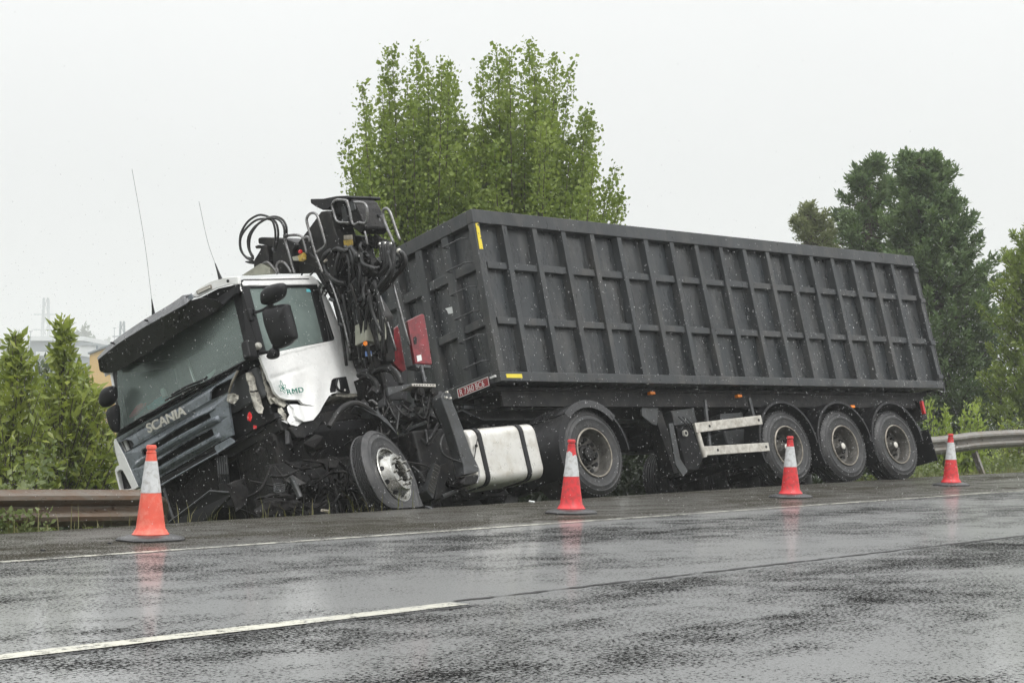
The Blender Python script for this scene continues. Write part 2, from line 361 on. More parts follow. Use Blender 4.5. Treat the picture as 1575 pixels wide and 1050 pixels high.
def asphalt(name, paint=None):
    """soaked coarse asphalt: a film of water with the dark stones standing through it where the film is thin"""
    m, nt = newmat(name)
    tc = N(nt, 'ShaderNodeTexCoord'); v = tc.outputs['Object']
    sep = N(nt, 'ShaderNodeSeparateXYZ'); L(nt, v, sep.inputs[0]); sy = sep.outputs[1]
    wv = N(nt, 'ShaderNodeMapping'); wv.inputs['Scale'].default_value = (.5, 1.3, 1); L(nt, v, wv.inputs['Vector'])
    big = noise(nt, wv.outputs[0], .75, 7, .62, .5)
    mid = noise(nt, v, 3.3, 6, .65, .2)
    fine = noise(nt, v, 50, 3, .62)
    tiny = noise(nt, v, 105, 2, .6)
    bands = N(nt, 'ShaderNodeMapRange'); L(nt, sy, bands.inputs[0]); bands.inputs[1].default_value = -10; bands.inputs[2].default_value = 2
    rut = ramp(nt, bands.outputs[0], [(0, .62), (.10, .58), (.18, .44), (.27, .34), (.318, .30), (.325, .62), (.40, .60), (.47, .40), (.56, .30), (.61, .44), (.645, .40), (.66, .20), (.86, .20)])
    zone = math_(nt, 'ADD', math_(nt, 'ADD', math_(nt, 'MULTIPLY', math_(nt, 'SUBTRACT', big, .5), 2.3), math_(nt, 'MULTIPLY', math_(nt, 'SUBTRACT', mid, .5), 1.4)), rut)
    f = math_(nt, 'ADD', math_(nt, 'MULTIPLY', fine, .62), math_(nt, 'MULTIPLY', tiny, .38))
    g = math_(nt, 'ADD', f, math_(nt, 'MULTIPLY', zone, .19))
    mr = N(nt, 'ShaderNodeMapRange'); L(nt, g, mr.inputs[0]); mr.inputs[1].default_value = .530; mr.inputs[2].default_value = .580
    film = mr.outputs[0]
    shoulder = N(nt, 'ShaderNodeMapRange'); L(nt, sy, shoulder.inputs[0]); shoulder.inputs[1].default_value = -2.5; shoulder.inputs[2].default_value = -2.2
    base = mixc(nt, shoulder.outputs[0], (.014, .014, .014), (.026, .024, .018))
    base = mixc(nt, film, base, mixc(nt, shoulder.outputs[0], (.19, .195, .19), (.045, .042, .034)))  # pale grey in the film's base colour imitates the sky's sheen on water
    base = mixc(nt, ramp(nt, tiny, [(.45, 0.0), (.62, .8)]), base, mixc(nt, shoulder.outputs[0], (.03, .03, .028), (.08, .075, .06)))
    if paint:
        wear = math_(nt, 'ADD', math_(nt, 'MULTIPLY', noise(nt, v, 7, 8, .75), .6), math_(nt, 'MULTIPLY', noise(nt, v, 45, 4, .7), .4))
        pf = ramp(nt, wear, [(paint, 0.0), (paint+.07, 1.0)])
        base = mixc(nt, pf, base, (.50, .49, .42) if paint > .4 else (.66, .65, .60))
    p = N(nt, 'ShaderNodeBsdfPrincipled'); L(nt, base, p.inputs['Base Color'])
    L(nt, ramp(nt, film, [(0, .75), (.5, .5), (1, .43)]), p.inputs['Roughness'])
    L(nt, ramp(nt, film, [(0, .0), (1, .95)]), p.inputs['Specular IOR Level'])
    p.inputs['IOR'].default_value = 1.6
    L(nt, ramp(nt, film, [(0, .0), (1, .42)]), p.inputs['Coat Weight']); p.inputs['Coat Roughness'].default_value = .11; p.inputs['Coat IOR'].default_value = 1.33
    bn = N(nt, 'ShaderNodeBump'); bn.inputs['Distance'].default_value = .006
    L(nt, ramp(nt, film, [(0, .8), (1, .10)]), bn.inputs['Strength']); L(nt, f, bn.inputs['Height'])
    bn2 = N(nt, 'ShaderNodeBump'); bn2.inputs['Distance'].default_value = .008; bn2.inputs['Strength'].default_value = .20
    L(nt, noise(nt, v, 16, 4, .6), bn2.inputs['Height']); L(nt, bn.outputs[0], bn2.inputs['Normal'])
    L(nt, bn2.outputs[0], p.inputs['Normal'])
    o = N(nt, 'ShaderNodeOutputMaterial'); L(nt, p.outputs[0], o.inputs['Surface']); return m
def strip(name, m, t0, t1, s0, s1, z, n=1, jag=0, seed=1):
    r = random.Random(seed); b = MB(); pts0 = []; pts1 = []
    for i in range(n+1):
        t = t0+(t1-t0)*i/n
        pts0.append((t, s0+(r.random()-.5)*jag, z)); pts1.append((t, s1+(r.random()-.5)*jag, z))
    vs = pts0+pts1; b.add(vs, [(i, i+1, n+1+i+1, n+1+i) for i in range(n)])
    return tag(b.build(name, m, None, M=M_ROAD.copy()), kind='structure')
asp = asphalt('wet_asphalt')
# the road: one sheet, thick at its edge, with a broken edge line
r_ = random.Random(3); tsr = [-400, -100, -30]+[-12+.25*i for i in range(200)]+[60, 120, 400]
b = MB(); n_ = len(tsr); e_ = [(t, float(edge_s(t))+((r_.random()-.5)*.05+.03*math.sin(t*.7) if -13 < t < 39 else 0)) for t in tsr]
b.add([(t, -15.0, 0) for t in tsr]+[(t, s, 0) for t, s in e_]+[(t, s+.03, -.09) for t, s in e_],
      [(i, i+1, n_+i+1, n_+i) for i in range(n_-1)]+[(n_+i, n_+i+1, 2*n_+i+1, 2*n_+i) for i in range(n_-1)])
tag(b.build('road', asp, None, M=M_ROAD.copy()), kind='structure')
strip('edge_line', asphalt('worn_white_line', .46), -60, 200, -2.43, -2.335, .004)
strip('centre_line_dash', asphalt('white_dash_paint', .42), -9, -1.36, -6.25, -6.12, .004, 60, .008)
strip('centre_line_dash', asphalt('white_dash_paint', .38), 14.5, 22, -6.25, -6.12, .004, 60, .008)
seam = mat('tar_seam', (.010, .010, .010), .6, 0, .3)
strip('tar_seam', seam, -1.3, 14.4, -6.115, -6.085, .004, 220, .03, 5)
strip('tar_seam', seam, -30, -1.38, -6.31, -6.29, .004, 400, .02, 6)

exec_parts = []

# ------------------------------------------------------------------ wheels
def wheel(parent, kind, M, R=.525, width=.36):
    wroot = bpy.data.objects.new('wheel', None); COL.objects.link(wroot); wroot.parent = parent; wroot.matrix_basis = M
    w_ = width
    prof = [(.285, -.03), (.292, -.012), (.315, -.014), (.32, -.008), (.36, -.001), (.40, 0), (.405, .004), (.415, .004), (.42, 0), (.455, -.006), (.462, -.001), (.47, -.008), (.495, -.022), (.512, -.045)]
    g = []; k = 5; a0 = -.055; a1 = -w_+.055
    for i in range(k):
        c = a0+(a1-a0)*(i+.5)/k; g += [(R, a0+(a1-a0)*i/k-.006), (R, c+.012), (R-.013, c+.008), (R-.013, c-.008), (R, c-.012)]
    prof += g+[(.512, -w_+.045), (.495, -w_+.022), (.455, -w_+.006), (.40, -w_), (.32, -w_+.008), (.285, -w_+.03)]
    t = MB().lathe(prof, 56, close=True)
    for i in range(64):            # shoulder lugs
        a = 2*pi*i/64
        for y in (-.048, -w_+.048):
            t.cbox((math.cos(a)*(R-.006), y, math.sin(a)*(R-.006)), (.016, .03, .026), (0, -a, 0))
    t.build('tyre', M_['rubber'], wroot, smooth=True)
    if kind == 'trailer':
        rp = [(.285, -.030), (.298, -.016), (.296, -.004), (.284, -.002), (.276, -.02), (.262, -.035), (.258, -.075), (.246, -.10), (.24, -.15), (.215, -.175), (.15, -.178), (.10, -.175)]
        hub = [(.0001, -.035), (.045, -.037), (.056, -.045), (.058, -.07), (.075, -.085), (.08, -.11), (.10, -.13), (.105, -.18)]
        nb, rb, yb = 10, .155, -.178
    elif kind == 'drive':
        rp = [(.285, -.030), (.298, -.016), (.296, -.004), (.284, -.002), (.272, -.025), (.262, -.04), (.256, -.10), (.235, -.15), (.20, -.168), (.12, -.165)]
        hub = [(.0001, -.07), (.05, -.07), (.08, -.08), (.085, -.12), (.12, -.13), (.125, -.18)]
        nb, rb, yb = 10, .158, -.166
    else:
        rp = [(.285, -.030), (.298, -.016), (.296, -.002), (.284, .0), (.272, -.022), (.262, -.035), (.250, -.03), (.225, .03), (.205, .075), (.196, .088), (.17, .094), (.118, .092), (.112, .07), (.11, -.05)]
        hub = [(.0001, .02), (.06, .02), (.07, .0), (.095, -.01), (.108, -.03)]
        nb, rb, yb = 10, .150, .092
    rim_m = M_['chrome'] if kind == 'front' else M_['rim']
    MB().lathe(rp, 56).build('rim', rim_m, wroot, smooth=True)
    MB().lathe([(.286, -.018), (.300, -.014), (.302, 0), (.296, .007), (.285, .006), (.282, -.006)], 56, close=True).build('rim_flange', M_['chrome'] if kind == 'front' else M_['rimlip'], wroot, smooth=True)
    MB().lathe(hub, 32).build('hub', M_['grease'] if kind != 'trailer' else M_['rim'], wroot, smooth=True)
    if kind == 'trailer':
        MB().lathe([(.0001, -.028), (.036, -.029), (.044, -.034), (.046, -.045)], 28).build('hub_cap', M_['silver'], wroot, smooth=True)
    nb_ = MB()
    for i in range(nb):
        a = 2*pi*i/nb; c = (math.cos(a)*rb, yb, math.sin(a)*rb)
        nb_.cyl((c[0], yb-.01, c[2]), (c[0], yb+.028, c[2]), .016, 6); nb_.cyl((c[0], yb+.02, c[2]), (c[0], yb+(.034 if kind == 'front' else .045), c[2]), .009, 8)
    nb_.build('wheel_nuts', M_['grease'] if kind != 'front' else M_['chrome'], wroot)
    hh = MB()
    if kind != 'trailer' or True:
        n_h = 10; rr = {'front': .236, 'drive': .222, 'trailer': .215}[kind]
        for i in range(n_h):
            a = 2*pi*(i+.5)/n_h
            if kind == 'front':
                p0 = Vector((math.cos(a)*.236, .002, math.sin(a)*.236)); nn = Vector((math.cos(a)*.8, .42, math.sin(a)*.8)).normalized()
                hh.tube([p0-nn*.01, p0+nn*.004], .026, 14)
            else:
                hh.tube([(math.cos(a)*rr*.93, -.172, math.sin(a)*rr*.93), (math.cos(a)*rr*.93, -.155 if kind == 'drive' else -.1655, math.sin(a)*rr*.93)], .03 if kind == 'drive' else .022, 14)
        hh.build('hand_hole_discs', M_['black'], wroot)  # black discs paint the dark of open holes onto the rim
    return wroot

def mudguard(parent, c, r=.64, a0=-20, a1=195, y0=-.37, y1=.04, m='black', th=.012, lip=.035):
    """c: wheel centre (x, y, z); angle 0 = rearward, 90 = up, 180 = forward (towards +x)"""
    b = MB(); n = 30; path = [math.radians(a0+(a1-a0)*i/n) for i in range(n+1)]
    def prof(i, a):
        ca, sa = -math.cos(a), math.sin(a)
        P = lambda rr, y: Vector((c[0]+ca*rr, c[1]+y, c[2]+sa*rr))
        return [P(r, y0), P(r, y1), P(r-lip, y1+.004), P(r-lip, y1-.006), P(r-th, y1-.012), P(r-th, y0)]
    b.sweep(prof, path); return b.build('mudguard', M_[m], parent, smooth=True)

# ------------------------------------------------------------------ semi-trailer
def make_trailer():
    T = tag(empty('semi_trailer', M=M_TRAILER), 'long black ribbed steel dump semi-trailer leaning away at the road edge', 'semi-trailer')
    W, Lg, H = 1.275, 9.42, 2.18
    rib_x = [-.516-.517*k for k in range(17)]
    # the tub: side walls, headboard, tail wall, floor
    d = .105
    b = MB()
    b.box(-Lg+.03, -.02, W-d-.012, W-d, .05, H-.02); b.box(-Lg+.03, -.02, -W+d, -W+d+.012, .05, H-.02)
    b.box(-.11, -.098, -W+d+.012, W-d-.012, .05, H-.02); b.box(-Lg+.05, -Lg+.062, -W+d+.012, W-d-.012, .05, H-.02)
    b.box(-Lg+.062, -.11, -W+d+.012, W-d-.012, .03, .05)
    body = b.build('tub_wall', M_['dump_panel'], T)
    # dents: push the sheet a little so that the panels are not mirror flat
    for s in (1, -1):
        y0, y1 = (W-d, W) if s > 0 else (-W, -W+d)
        MB().box(-Lg, .004, y0, y1+.006*s if s > 0 else y1, H-.175, H).build('top_rail', M_['dump'], T, bevel=.008)
        MB().box(-Lg, .0, y0, y1, -.006, .115).build('bottom_rail', M_['dump'], T, bevel=.008)
        for i, x in enumerate(rib_x):
            tw = (random.random()-.5)*.012
            r = MB(); vs = []
            for z in (.115, H-.175):
                sh = tw if z > 1 else -tw
                vs += [(x-.062+sh, y0, z), (x+.062+sh, y0, z), (x+.040+sh, y1-.006, z), (x-.040+sh, y1-.006, z)] if s > 0 else [(x-.062, y1, z), (x+.062, y1, z), (x+.040, y0+.006, z), (x-.040, y0+.006, z)]
            r.add(vs, [(0, 1, 2, 3), (4, 7, 6, 5), (0, 4, 5, 1), (1, 5, 6, 2), (2, 6, 7, 3), (3, 7, 4, 0)])
            r.build('side_rib', M_['dump'], T, bevel=.004)
        edges = [-.10]+rib_x+[-Lg+.08]
        for zr0, zr1 in ((.725, .812), (1.435, 1.525)):
            for i in range(len(edges)-1):
                xa, xb = edges[i]-.05, edges[i+1]+.05
                ya, yb = (y0, y1-.032) if s > 0 else (y0+.032, y1)
                MB().box(xb, xa, ya, yb, zr0+(random.random()-.5)*.008, zr1+(random.random()-.5)*.008).build('side_stiffener', M_['dump'], T, bevel=.005)
        for xa, xb in ((-.105, .0), (-Lg, -Lg+.085)):
            MB().box(xa, xb, y0-.002*s, y1-.003*s, .115, H-.175).build('corner_post', M_['dump'], T, bevel=.006)
    # headboard
    MB().box(-.11, .004, -W+d+.001, W-d-.001, H-.175, H+.002).build('top_rail', M_['dump'], T, bevel=.008)
    MB().box(-.11, .0, -W+d+.001, W-d-.001, -.006, .145).build('bottom_rail', M_['dump'], T, bevel=.008)
    hv = [.69, .165, -.36, -.86]
    for y in hv:
        b = MB(); vs = []
        for z in (.145, H-.175): vs += [(-.098, y-.085, z), (-.098, y+.085, z), (-.006, y+.062, z), (-.006, y-.062, z)]
        b.add(vs, [(0, 1, 2, 3), (4, 7, 6, 5), (0, 4, 5, 1), (1, 5, 6, 2), (2, 6, 7, 3), (3, 7, 4, 0)])
        b.build('front_rib', M_['dump'], T, bevel=.004)
    he = [W-d]+hv+[-W+d]
    for za, zb in ((.73, .83), (1.44, 1.56)):
        for i in range(len(he)-1):
            MB().box(-.1, -.03, he[i+1]+(.075 if i < 4 else 0), he[i]-(.075 if i else 0), za, zb).build('front_stiffener', M_['dump'], T, bevel=.005)
    for z in (.17, .50, .80, 1.11, 1.42, 1.73):      # ladder rungs between the first rib and the corner
        z_ = z+.12
        MB().tube([(-.01, .72, z_), (.085, .735, z_), (.085, 1.10, z_), (-.01, 1.12, z_)], .0095, 7).build('ladder_rung', M_['greymetal'], T)
    # markers and stickers
    MB().plate([[(-.025, W-.001, 1.66), (-.085, W-.001, 1.665), (-.085, W-.001, 1.93), (-.075, W-.001, 2.0), (-.03, W-.001, 1.995)]], (0, .004, 0)).build('yellow_marker', M_['yellow'], T)
    MB().plate([[(-.10, W+.001, .034), (-.36, W+.001, .034), (-.36, W+.001, .085), (-.10, W+.001, .082)]], (0, .003, 0)).build('yellow_sticker', M_['yellowclean'], T)
    p = [on(M_TRAILER, a, c, 0, .0) for a, c in ((676, 474), (687, 471), (688, 481), (684, 482), (681, 482), (679, 477))]
    MB().plate([[Vector((-.094, q.y, q.z)) for q in p]], (.004, 0, 0)).build('torn_sticker', M_['paper'], T)
    rs = random.Random(8)
    for k_ in range(9):
        x = -rs.uniform(.6, 9.0); z = rs.uniform(.02, .09); l_ = rs.uniform(.05, .30)
        MB().plate([[(x, W+.0065, z), (x-l_*.4, W+.0065, z+.004), (x-l_, W+.0065, z-.003), (x-l_*.5, W+.0065, z-.008)]], (0, .001, 0)).build('scrape_mark', M_['rim'], T)
    # number plate
    pl = MB().box(.012, .020, .50, 1.08, -.012, .098).build('number_plate', M_['platered'], T)
    fr = MB()
    for ya, yb, za, zb in ((.497, 1.083, .092, .1), (.497, 1.083, -.014, -.006), (.497, .505, -.006, .092), (1.075, 1.083, -.006, .092)): fr.box(.0201, .0225, ya, yb, za, zb)
    fr.build('plate_border', M_['letter'], pl)
    # text runs towards +y on the headboard as seen from in front
    text('plate_lettering', 'R 7360 BC6', .108, Matrix(((0, 0, 1, .021), (1, 0, 0, .53), (0, 1, 0, .006), (0, 0, 0, 1))), M_['letter'], pl, .001, sx=.88, bold=.0)
    MB().box(.0, .03, 1.12, 1.21, .06, .085).build('marker_lamp', M_['letter'], T)
    # sub-frame and chassis beams
    sf = MB()
    for s in (1, -1):
        sf.box(-9.2, -.15, s*.62-.05, s*.62+.05, -.13, -.012)
        sf.box(-9.2, -.22, s*.98-.03, s*.98+.03, -.25, -.058)
    sf.build('sub_frame', M_['chassis'], T, bevel=.004)
    for s in (1, -1):
        b = MB(); y = s*.58
        top = -.135
        outl = [(.15, top), (.15, -.20), (-.15, -.315), (-3.0, -.325), (-3.7, -.50), (-9.15, -.50), (-9.15, top)]
        b.plate([[(x, y-.008, z) for x, z in outl]], (0, .016, 0))
        b.build('chassis_beam_web', M_['chassis'], T)
        fl = MB()
        for i in range(1, 5):
            (xa, za), (xb, zb) = outl[i], outl[i+1]
            fl.plate([[(xa, y-.09, za), (xb, y-.09, zb), (xb, y-.09, zb-.02), (xa, y-.09, za-.02)]], (0, .18, 0))
        fl.box(-9.15, .15, y-.09, y+.09, top-.0, top+.003)
        fl.build('chassis_beam_flange', M_['dump'], T)
    MB().box(-1.6, .1, -.66, .66, -.19, -.145).build('kingpin_plate', M_['dump'], T, bevel=.005)
    g = MB()
    for x in (-1.1, -2.1, -3.2, -4.1, -4.9, -6.0, -7.3, -8.6): g.box(x-.05, x+.05, -.57, .57, -.3, -.16)
    g.build('cross_member', M_['chassis'], T)
    # long lighter outer rail under the tub seen between corner and landing legs
    # axles, wheels, mudguards
    ax = -5.334
    first = None; firstm = {}
    for k in range(3):
        x = ax-1.31*k
        MB().tube([(x, -1.0, -.868), (x, 1.0, -.868)], .07, 12).build('axle', M_['grease'], T, smooth=True)
        s_ = MB()
        for s in (1, -1):
            s_.box(x-.45, x+.42, s*.60-.05, s*.60+.05, -.80, -.72); s_.cyl((x-.38, s*.60, -.72), (x-.38, s*.60, -.52), .13, 18)
            s_.plate([[(x+.42, s*.60-.05, -.84), (x+.5, s*.60-.05, -.5), (x+.28, s*.60-.05, -.5), (x+.34, s*.60-.05, -.84)]], (0, .1, 0))
        s_.build('suspension', M_['grease'], T)
        for s in (1, -1):
            Mw = Matrix.Translation((x, 1.2*s, -.868))
            if s < 0: Mw = Mw @ Matrix.Rotation(pi, 4, 'Z')
            Mw = Mw @ Matrix.Rotation(random.random()*6, 4, 'Y')
            if first is None: first = wheel(T, 'trailer', Mw)
            else: dup(first, T, Mw)
            if s > 0: mudguard(T, (x+.01, 1.2, -.868), .655, 4, 205 if k else 200, -.40, .03)
    MB().box(-8.86, -8.845, .80, 1.22, -1.22, -.72, Matrix.Translation((-8.2, 1, -1)) @ Matrix.Rotation(.12, 4, 'Y') @ Matrix.Translation((8.2, -1, 1))).build('mud_flap', M_['black'], T)
    MB().tube([(-8.62, .3, -.80), (-8.62, 1.2, -.80)], .02).build('flap_bracket', M_['chassis'], T)
    # side guard, bent loose, with cream rails
    def q(px, py, y=1.2): return on(M_TRAILER, px, py, 1, y)
    for pts in (((1066, 651), (1167.5, 639), (1170.5, 653), (1069, 666)), ((1079, 687), (1179, 681), (1181.5, 694), (1082, 701))):
        P = [q(*p_) for p_ in pts]
        MB().plate([P], (0, .035, 0)).build('guard_rail_bar', M_['alu'], T, bevel=.006)
        for fx in (.2, .95):
            c = P[0].lerp(P[1], fx)*.5+P[3].lerp(P[2], fx)*.5
            MB().cyl((c.x, 1.23, c.z), (c.x, 1.2385, c.z), .019, 12).build('bolt_hole_disc', M_['black'], T)  # black disc drawn for the dark inside a hole
    MB().tube([q(1069, 651), q(1076, 675), q(1084, 703)], .035, 12).build('guard_end_tube', M_['alu'], T, smooth=True)
    g = MB()
    for a_, b_, w_ in (((1084, 615), (1092, 690), .03), ((1152, 612), (1170, 685), .03)):
        A, B = q(*a_, 1.12), q(*b_, 1.14); g.tube([A, B], w_, 6)
    g.build('guard_bracket', M_['greymetal'], T)
    # landing legs, tank and boxes hung under the chassis
    for s in (1, -1):
        y = .85 if s > 0 else -.85
        A, B = on(M_TRAILER, 1003, 630, 1, .85), on(M_TRAILER, 1034, 722, 1, .85); A.y = B.y = y
        b = MB(); dv = (B-A)
        Mx = Matrix.Translation((A+B)/2) @ dv.to_track_quat('Z', 'Y').to_matrix().to_4x4()
        b.box(-.08, .08, -.08, .08, -dv.length/2, dv.length/2, Mx); b.box(-.06, .06, -.06, .06, dv.length/2-.02, dv.length/2+.1, Mx)
        b.box(-.14, .14, -.11, .11, dv.length/2+.05, dv.length/2+.075, Mx); b.build('landing_leg', M_['chassis'], T, bevel=.006)
    A = [q(*p_, 1.05) for p_ in ((1026, 652), (1033, 651), (1044, 706), (1056, 725), (1048, 733), (1037, 715))]
    MB().plate([A], (0, .03, 0)).build('leg_brace', M_['greymetal'], T, bevel=.004)
    A = [q(*p_, .95) for p_ in ((985, 625), (1010, 628), (1008, 655), (1000, 652), (985, 640))]
    MB().plate([A], (0, .03, 0)).build('leg_gusset', M_['greymetal'], T, bevel=.004)
    def ubox(name, pts, y, dep, m, bev=.012):
        return MB().plate([[on(M_TRAILER, a, c, 1, y) for a, c in pts]], (0, -dep, 0)).build(name, M_[m], T, bevel=bev)
    ubox('tool_box', ((1033, 631), (1068, 627), (1072, 650), (1038, 654)), 1.0, .4, 'greymetal')
    ubox('valve_box', ((1108, 636), (1142, 634), (1144, 644), (1108, 646)), .95, .3, 'greymetal')
    ubox('air_tank', ((1114, 662), (1152, 658), (1159, 680), (1120, 684)), .95, .3, 'greymetal', .03)
    ubox('spare_carrier', ((1040, 655), (1062, 652), (1082, 704), (1074, 722), (1056, 722)), .9, .5, 'black')
    c = q(1052.5, 666.5, .93); MB().cyl(c, c+Vector((0, .03, 0)), .045, 20).build('pressure_gauge', M_['silver'], T)
    MB().cyl(c+Vector((0, .031, 0)), c+Vector((0, .036, 0)), .022, 16).build('gauge_face', M_['greymetal'], T)
    for px, py in ((1003.5, 604), (1137.5, 608.5), (1311.5, 625)):
        c = q(px, py, 1.10); MB().cbox((c.x, 1.08, c.z), (.095, .06, .04)).build('side_marker_lamp', M_['orange'], T, bevel=.006)
    for a_, b_ in (((1043, 640), (1060, 655)), ((1050, 640), (1062, 660)), ((1056, 643), (1066, 652))):
        A, B = q(*a_, 1.05), q(*b_, 1.06); mid_ = (A+B)/2+Vector((-.03, .02, -.06))
        MB().tube(curve([A, mid_, B]), .008, 6).build('air_hose', M_['hose'], T)
    # tail: under-run bar and lamp
    MB().box(-8.95, -8.86, -1.05, 1.0, -.66, -.54).build('underrun_bar', M_['dump'], T, bevel=.01)
    MB().box(-9.0, -8.95, 1.08, 1.13, -.38, -.17).build('tail_lamp', M_['redlens'], T, bevel=.008)
    MB().box(-9.1, -8.96, .5, 1.07, -.45, -.14).build('tail_panel', M_['chassis'], T, bevel=.01)
    # hinge plates along the tail post
    for z in (.2, .75, 1.45, 1.95):
        MB().box(-Lg-.03, -Lg+.09, W-.0, W+.02, z-.05, z+.02).build('tailgate_hinge', M_['dump'], T, bevel=.004)
    MB().tube([(-Lg-.03, W-.02, -.05), (-Lg-.03, W-.02, 2.0)], .014, 8).build('tailgate_rod', M_['greymetal'], T)
    MB().box(-Lg-.05, -Lg+.02, -W+.02, W-.03, .0, H-.2).build('tailgate', M_['dump'], T, bevel=.01)
    # the low outer sill seen below the bottom rail
    for (p0, p1, y, z0, z1, nm, mm) in ((-9.3, -.1, 1.02, -.055, -.012, 'tub_floor_edge', 'chassis'),):
        MB().box(p0, p1, -y, y, z0, z1).build(nm, M_[mm], T)
    return T

def text(name, s, size, M, m, parent, ext=.002, sx=1, bold=0, shear=0, align='LEFT', sp=1.0):
    cu = bpy.data.curves.new(name, 'FONT'); cu.body = s; cu.size = size; cu.extrude = ext; cu.offset = bold; cu.shear = shear
    cu.align_x = align; cu.space_character = sp
    o = bpy.data.objects.new(name+'_curve', cu); COL.objects.link(o)
    dg = bpy.context.evaluated_depsgraph_get(); me = bpy.data.meshes.new_from_object(o.evaluated_get(dg))
    bpy.data.objects.remove(o); bpy.data.curves.remove(cu)
    me.materials.clear(); me.materials.append(m)
    me.transform(M @ Matrix.Diagonal((sx, 1, 1, 1)))
    r = bpy.data.objects.new(name, me); COL.objects.link(r); r.parent = parent; return r
make_trailer()

# ------------------------------------------------------------------ truck
def K(ox, oy, k): return lambda x, y: (ox+x/k, oy+y/k)
k1, k2, k3 = K(140, 410, 5.527), K(160, 560, 4.0375), K(360, 410, 4.036)
k4, k5, k6, k7 = K(360, 290, 5.625), K(480, 440, 4.375), K(520, 560, 4.376), K(300, 620, 5.25)
k8 = K(340, 540, 3.75)
KF = .06
def F(p, x0=0.0):
    """point of the curved cab front (bulging forward in the middle)"""
    x = x0
    for _ in range(6): q = on(M_CAB, p[0], p[1], 0, x); x = x0-KF*q.y**2
    return on(M_CAB, p[0], p[1], 0, x)
def S(p, y=1.18): return on(M_CAB, p[0], p[1], 1, y)

def fine(o, edge=.07, fn=None, smooth=True):
    """cut a mesh finely and push its points with fn"""
    bm = bmesh.new(); bm.from_mesh(o.data)
    bmesh.ops.remove_doubles(bm, verts=bm.verts, dist=1e-5)
    bmesh.ops.triangulate(bm, faces=bm.faces)
    for _ in range(7):
        es = [e for e in bm.edges if e.calc_length() > edge]
        if not es: break
        bmesh.ops.subdivide_edges(bm, edges=es, cuts=1); bmesh.ops.triangulate(bm, faces=bm.faces)
    if fn:
        for v in bm.verts: v.co += Vector(fn(v.co))
    bmesh.ops.recalc_face_normals(bm, faces=bm.faces); bm.to_mesh(o.data); bm.free()
    if smooth:
        o.data.polygons.foreach_set('use_smooth', [True]*len(o.data.polygons)); o.data.set_sharp_from_angle(angle=math.radians(40))
    return o
def dome(name, outline, nrm, depth, back, m, parent, M=None):
    """rounded pad: outline swelling forward along nrm and closed behind"""
    P = [Vector(p) for p in outline]; P = curve(P+[P[0]], 4)[:-1]; c = sum(P, Vector())/len(P); nrm = Vector(nrm).normalized(); b = MB(); n = len(P); vs = []
    st = [(.78, -back), (.96, -back*.85), (1.0, -back*.3), (1.0, 0), (.95, depth*.45), (.8, depth*.8), (.5, depth*.97), (.2, depth)]
    for k_, d_ in st: vs += [c+(p-c)*k_+nrm*d_ for p in P]
    vs += [c-nrm*back, c+nrm*depth]; fs = []
    for i in range(len(st)-1):
        for j in range(n): fs.append((i*n+j, i*n+(j+1) % n, (i+1)*n+(j+1) % n, (i+1)*n+j))
    a = len(st)*n
    for j in range(n): fs.append((j, (j+1) % n, a)); fs.append(((len(st)-1)*n+j, (len(st)-1)*n+(j+1) % n, a+1))
    b.add(vs, fs); return b.build(name, m, parent, smooth='all', M=M)

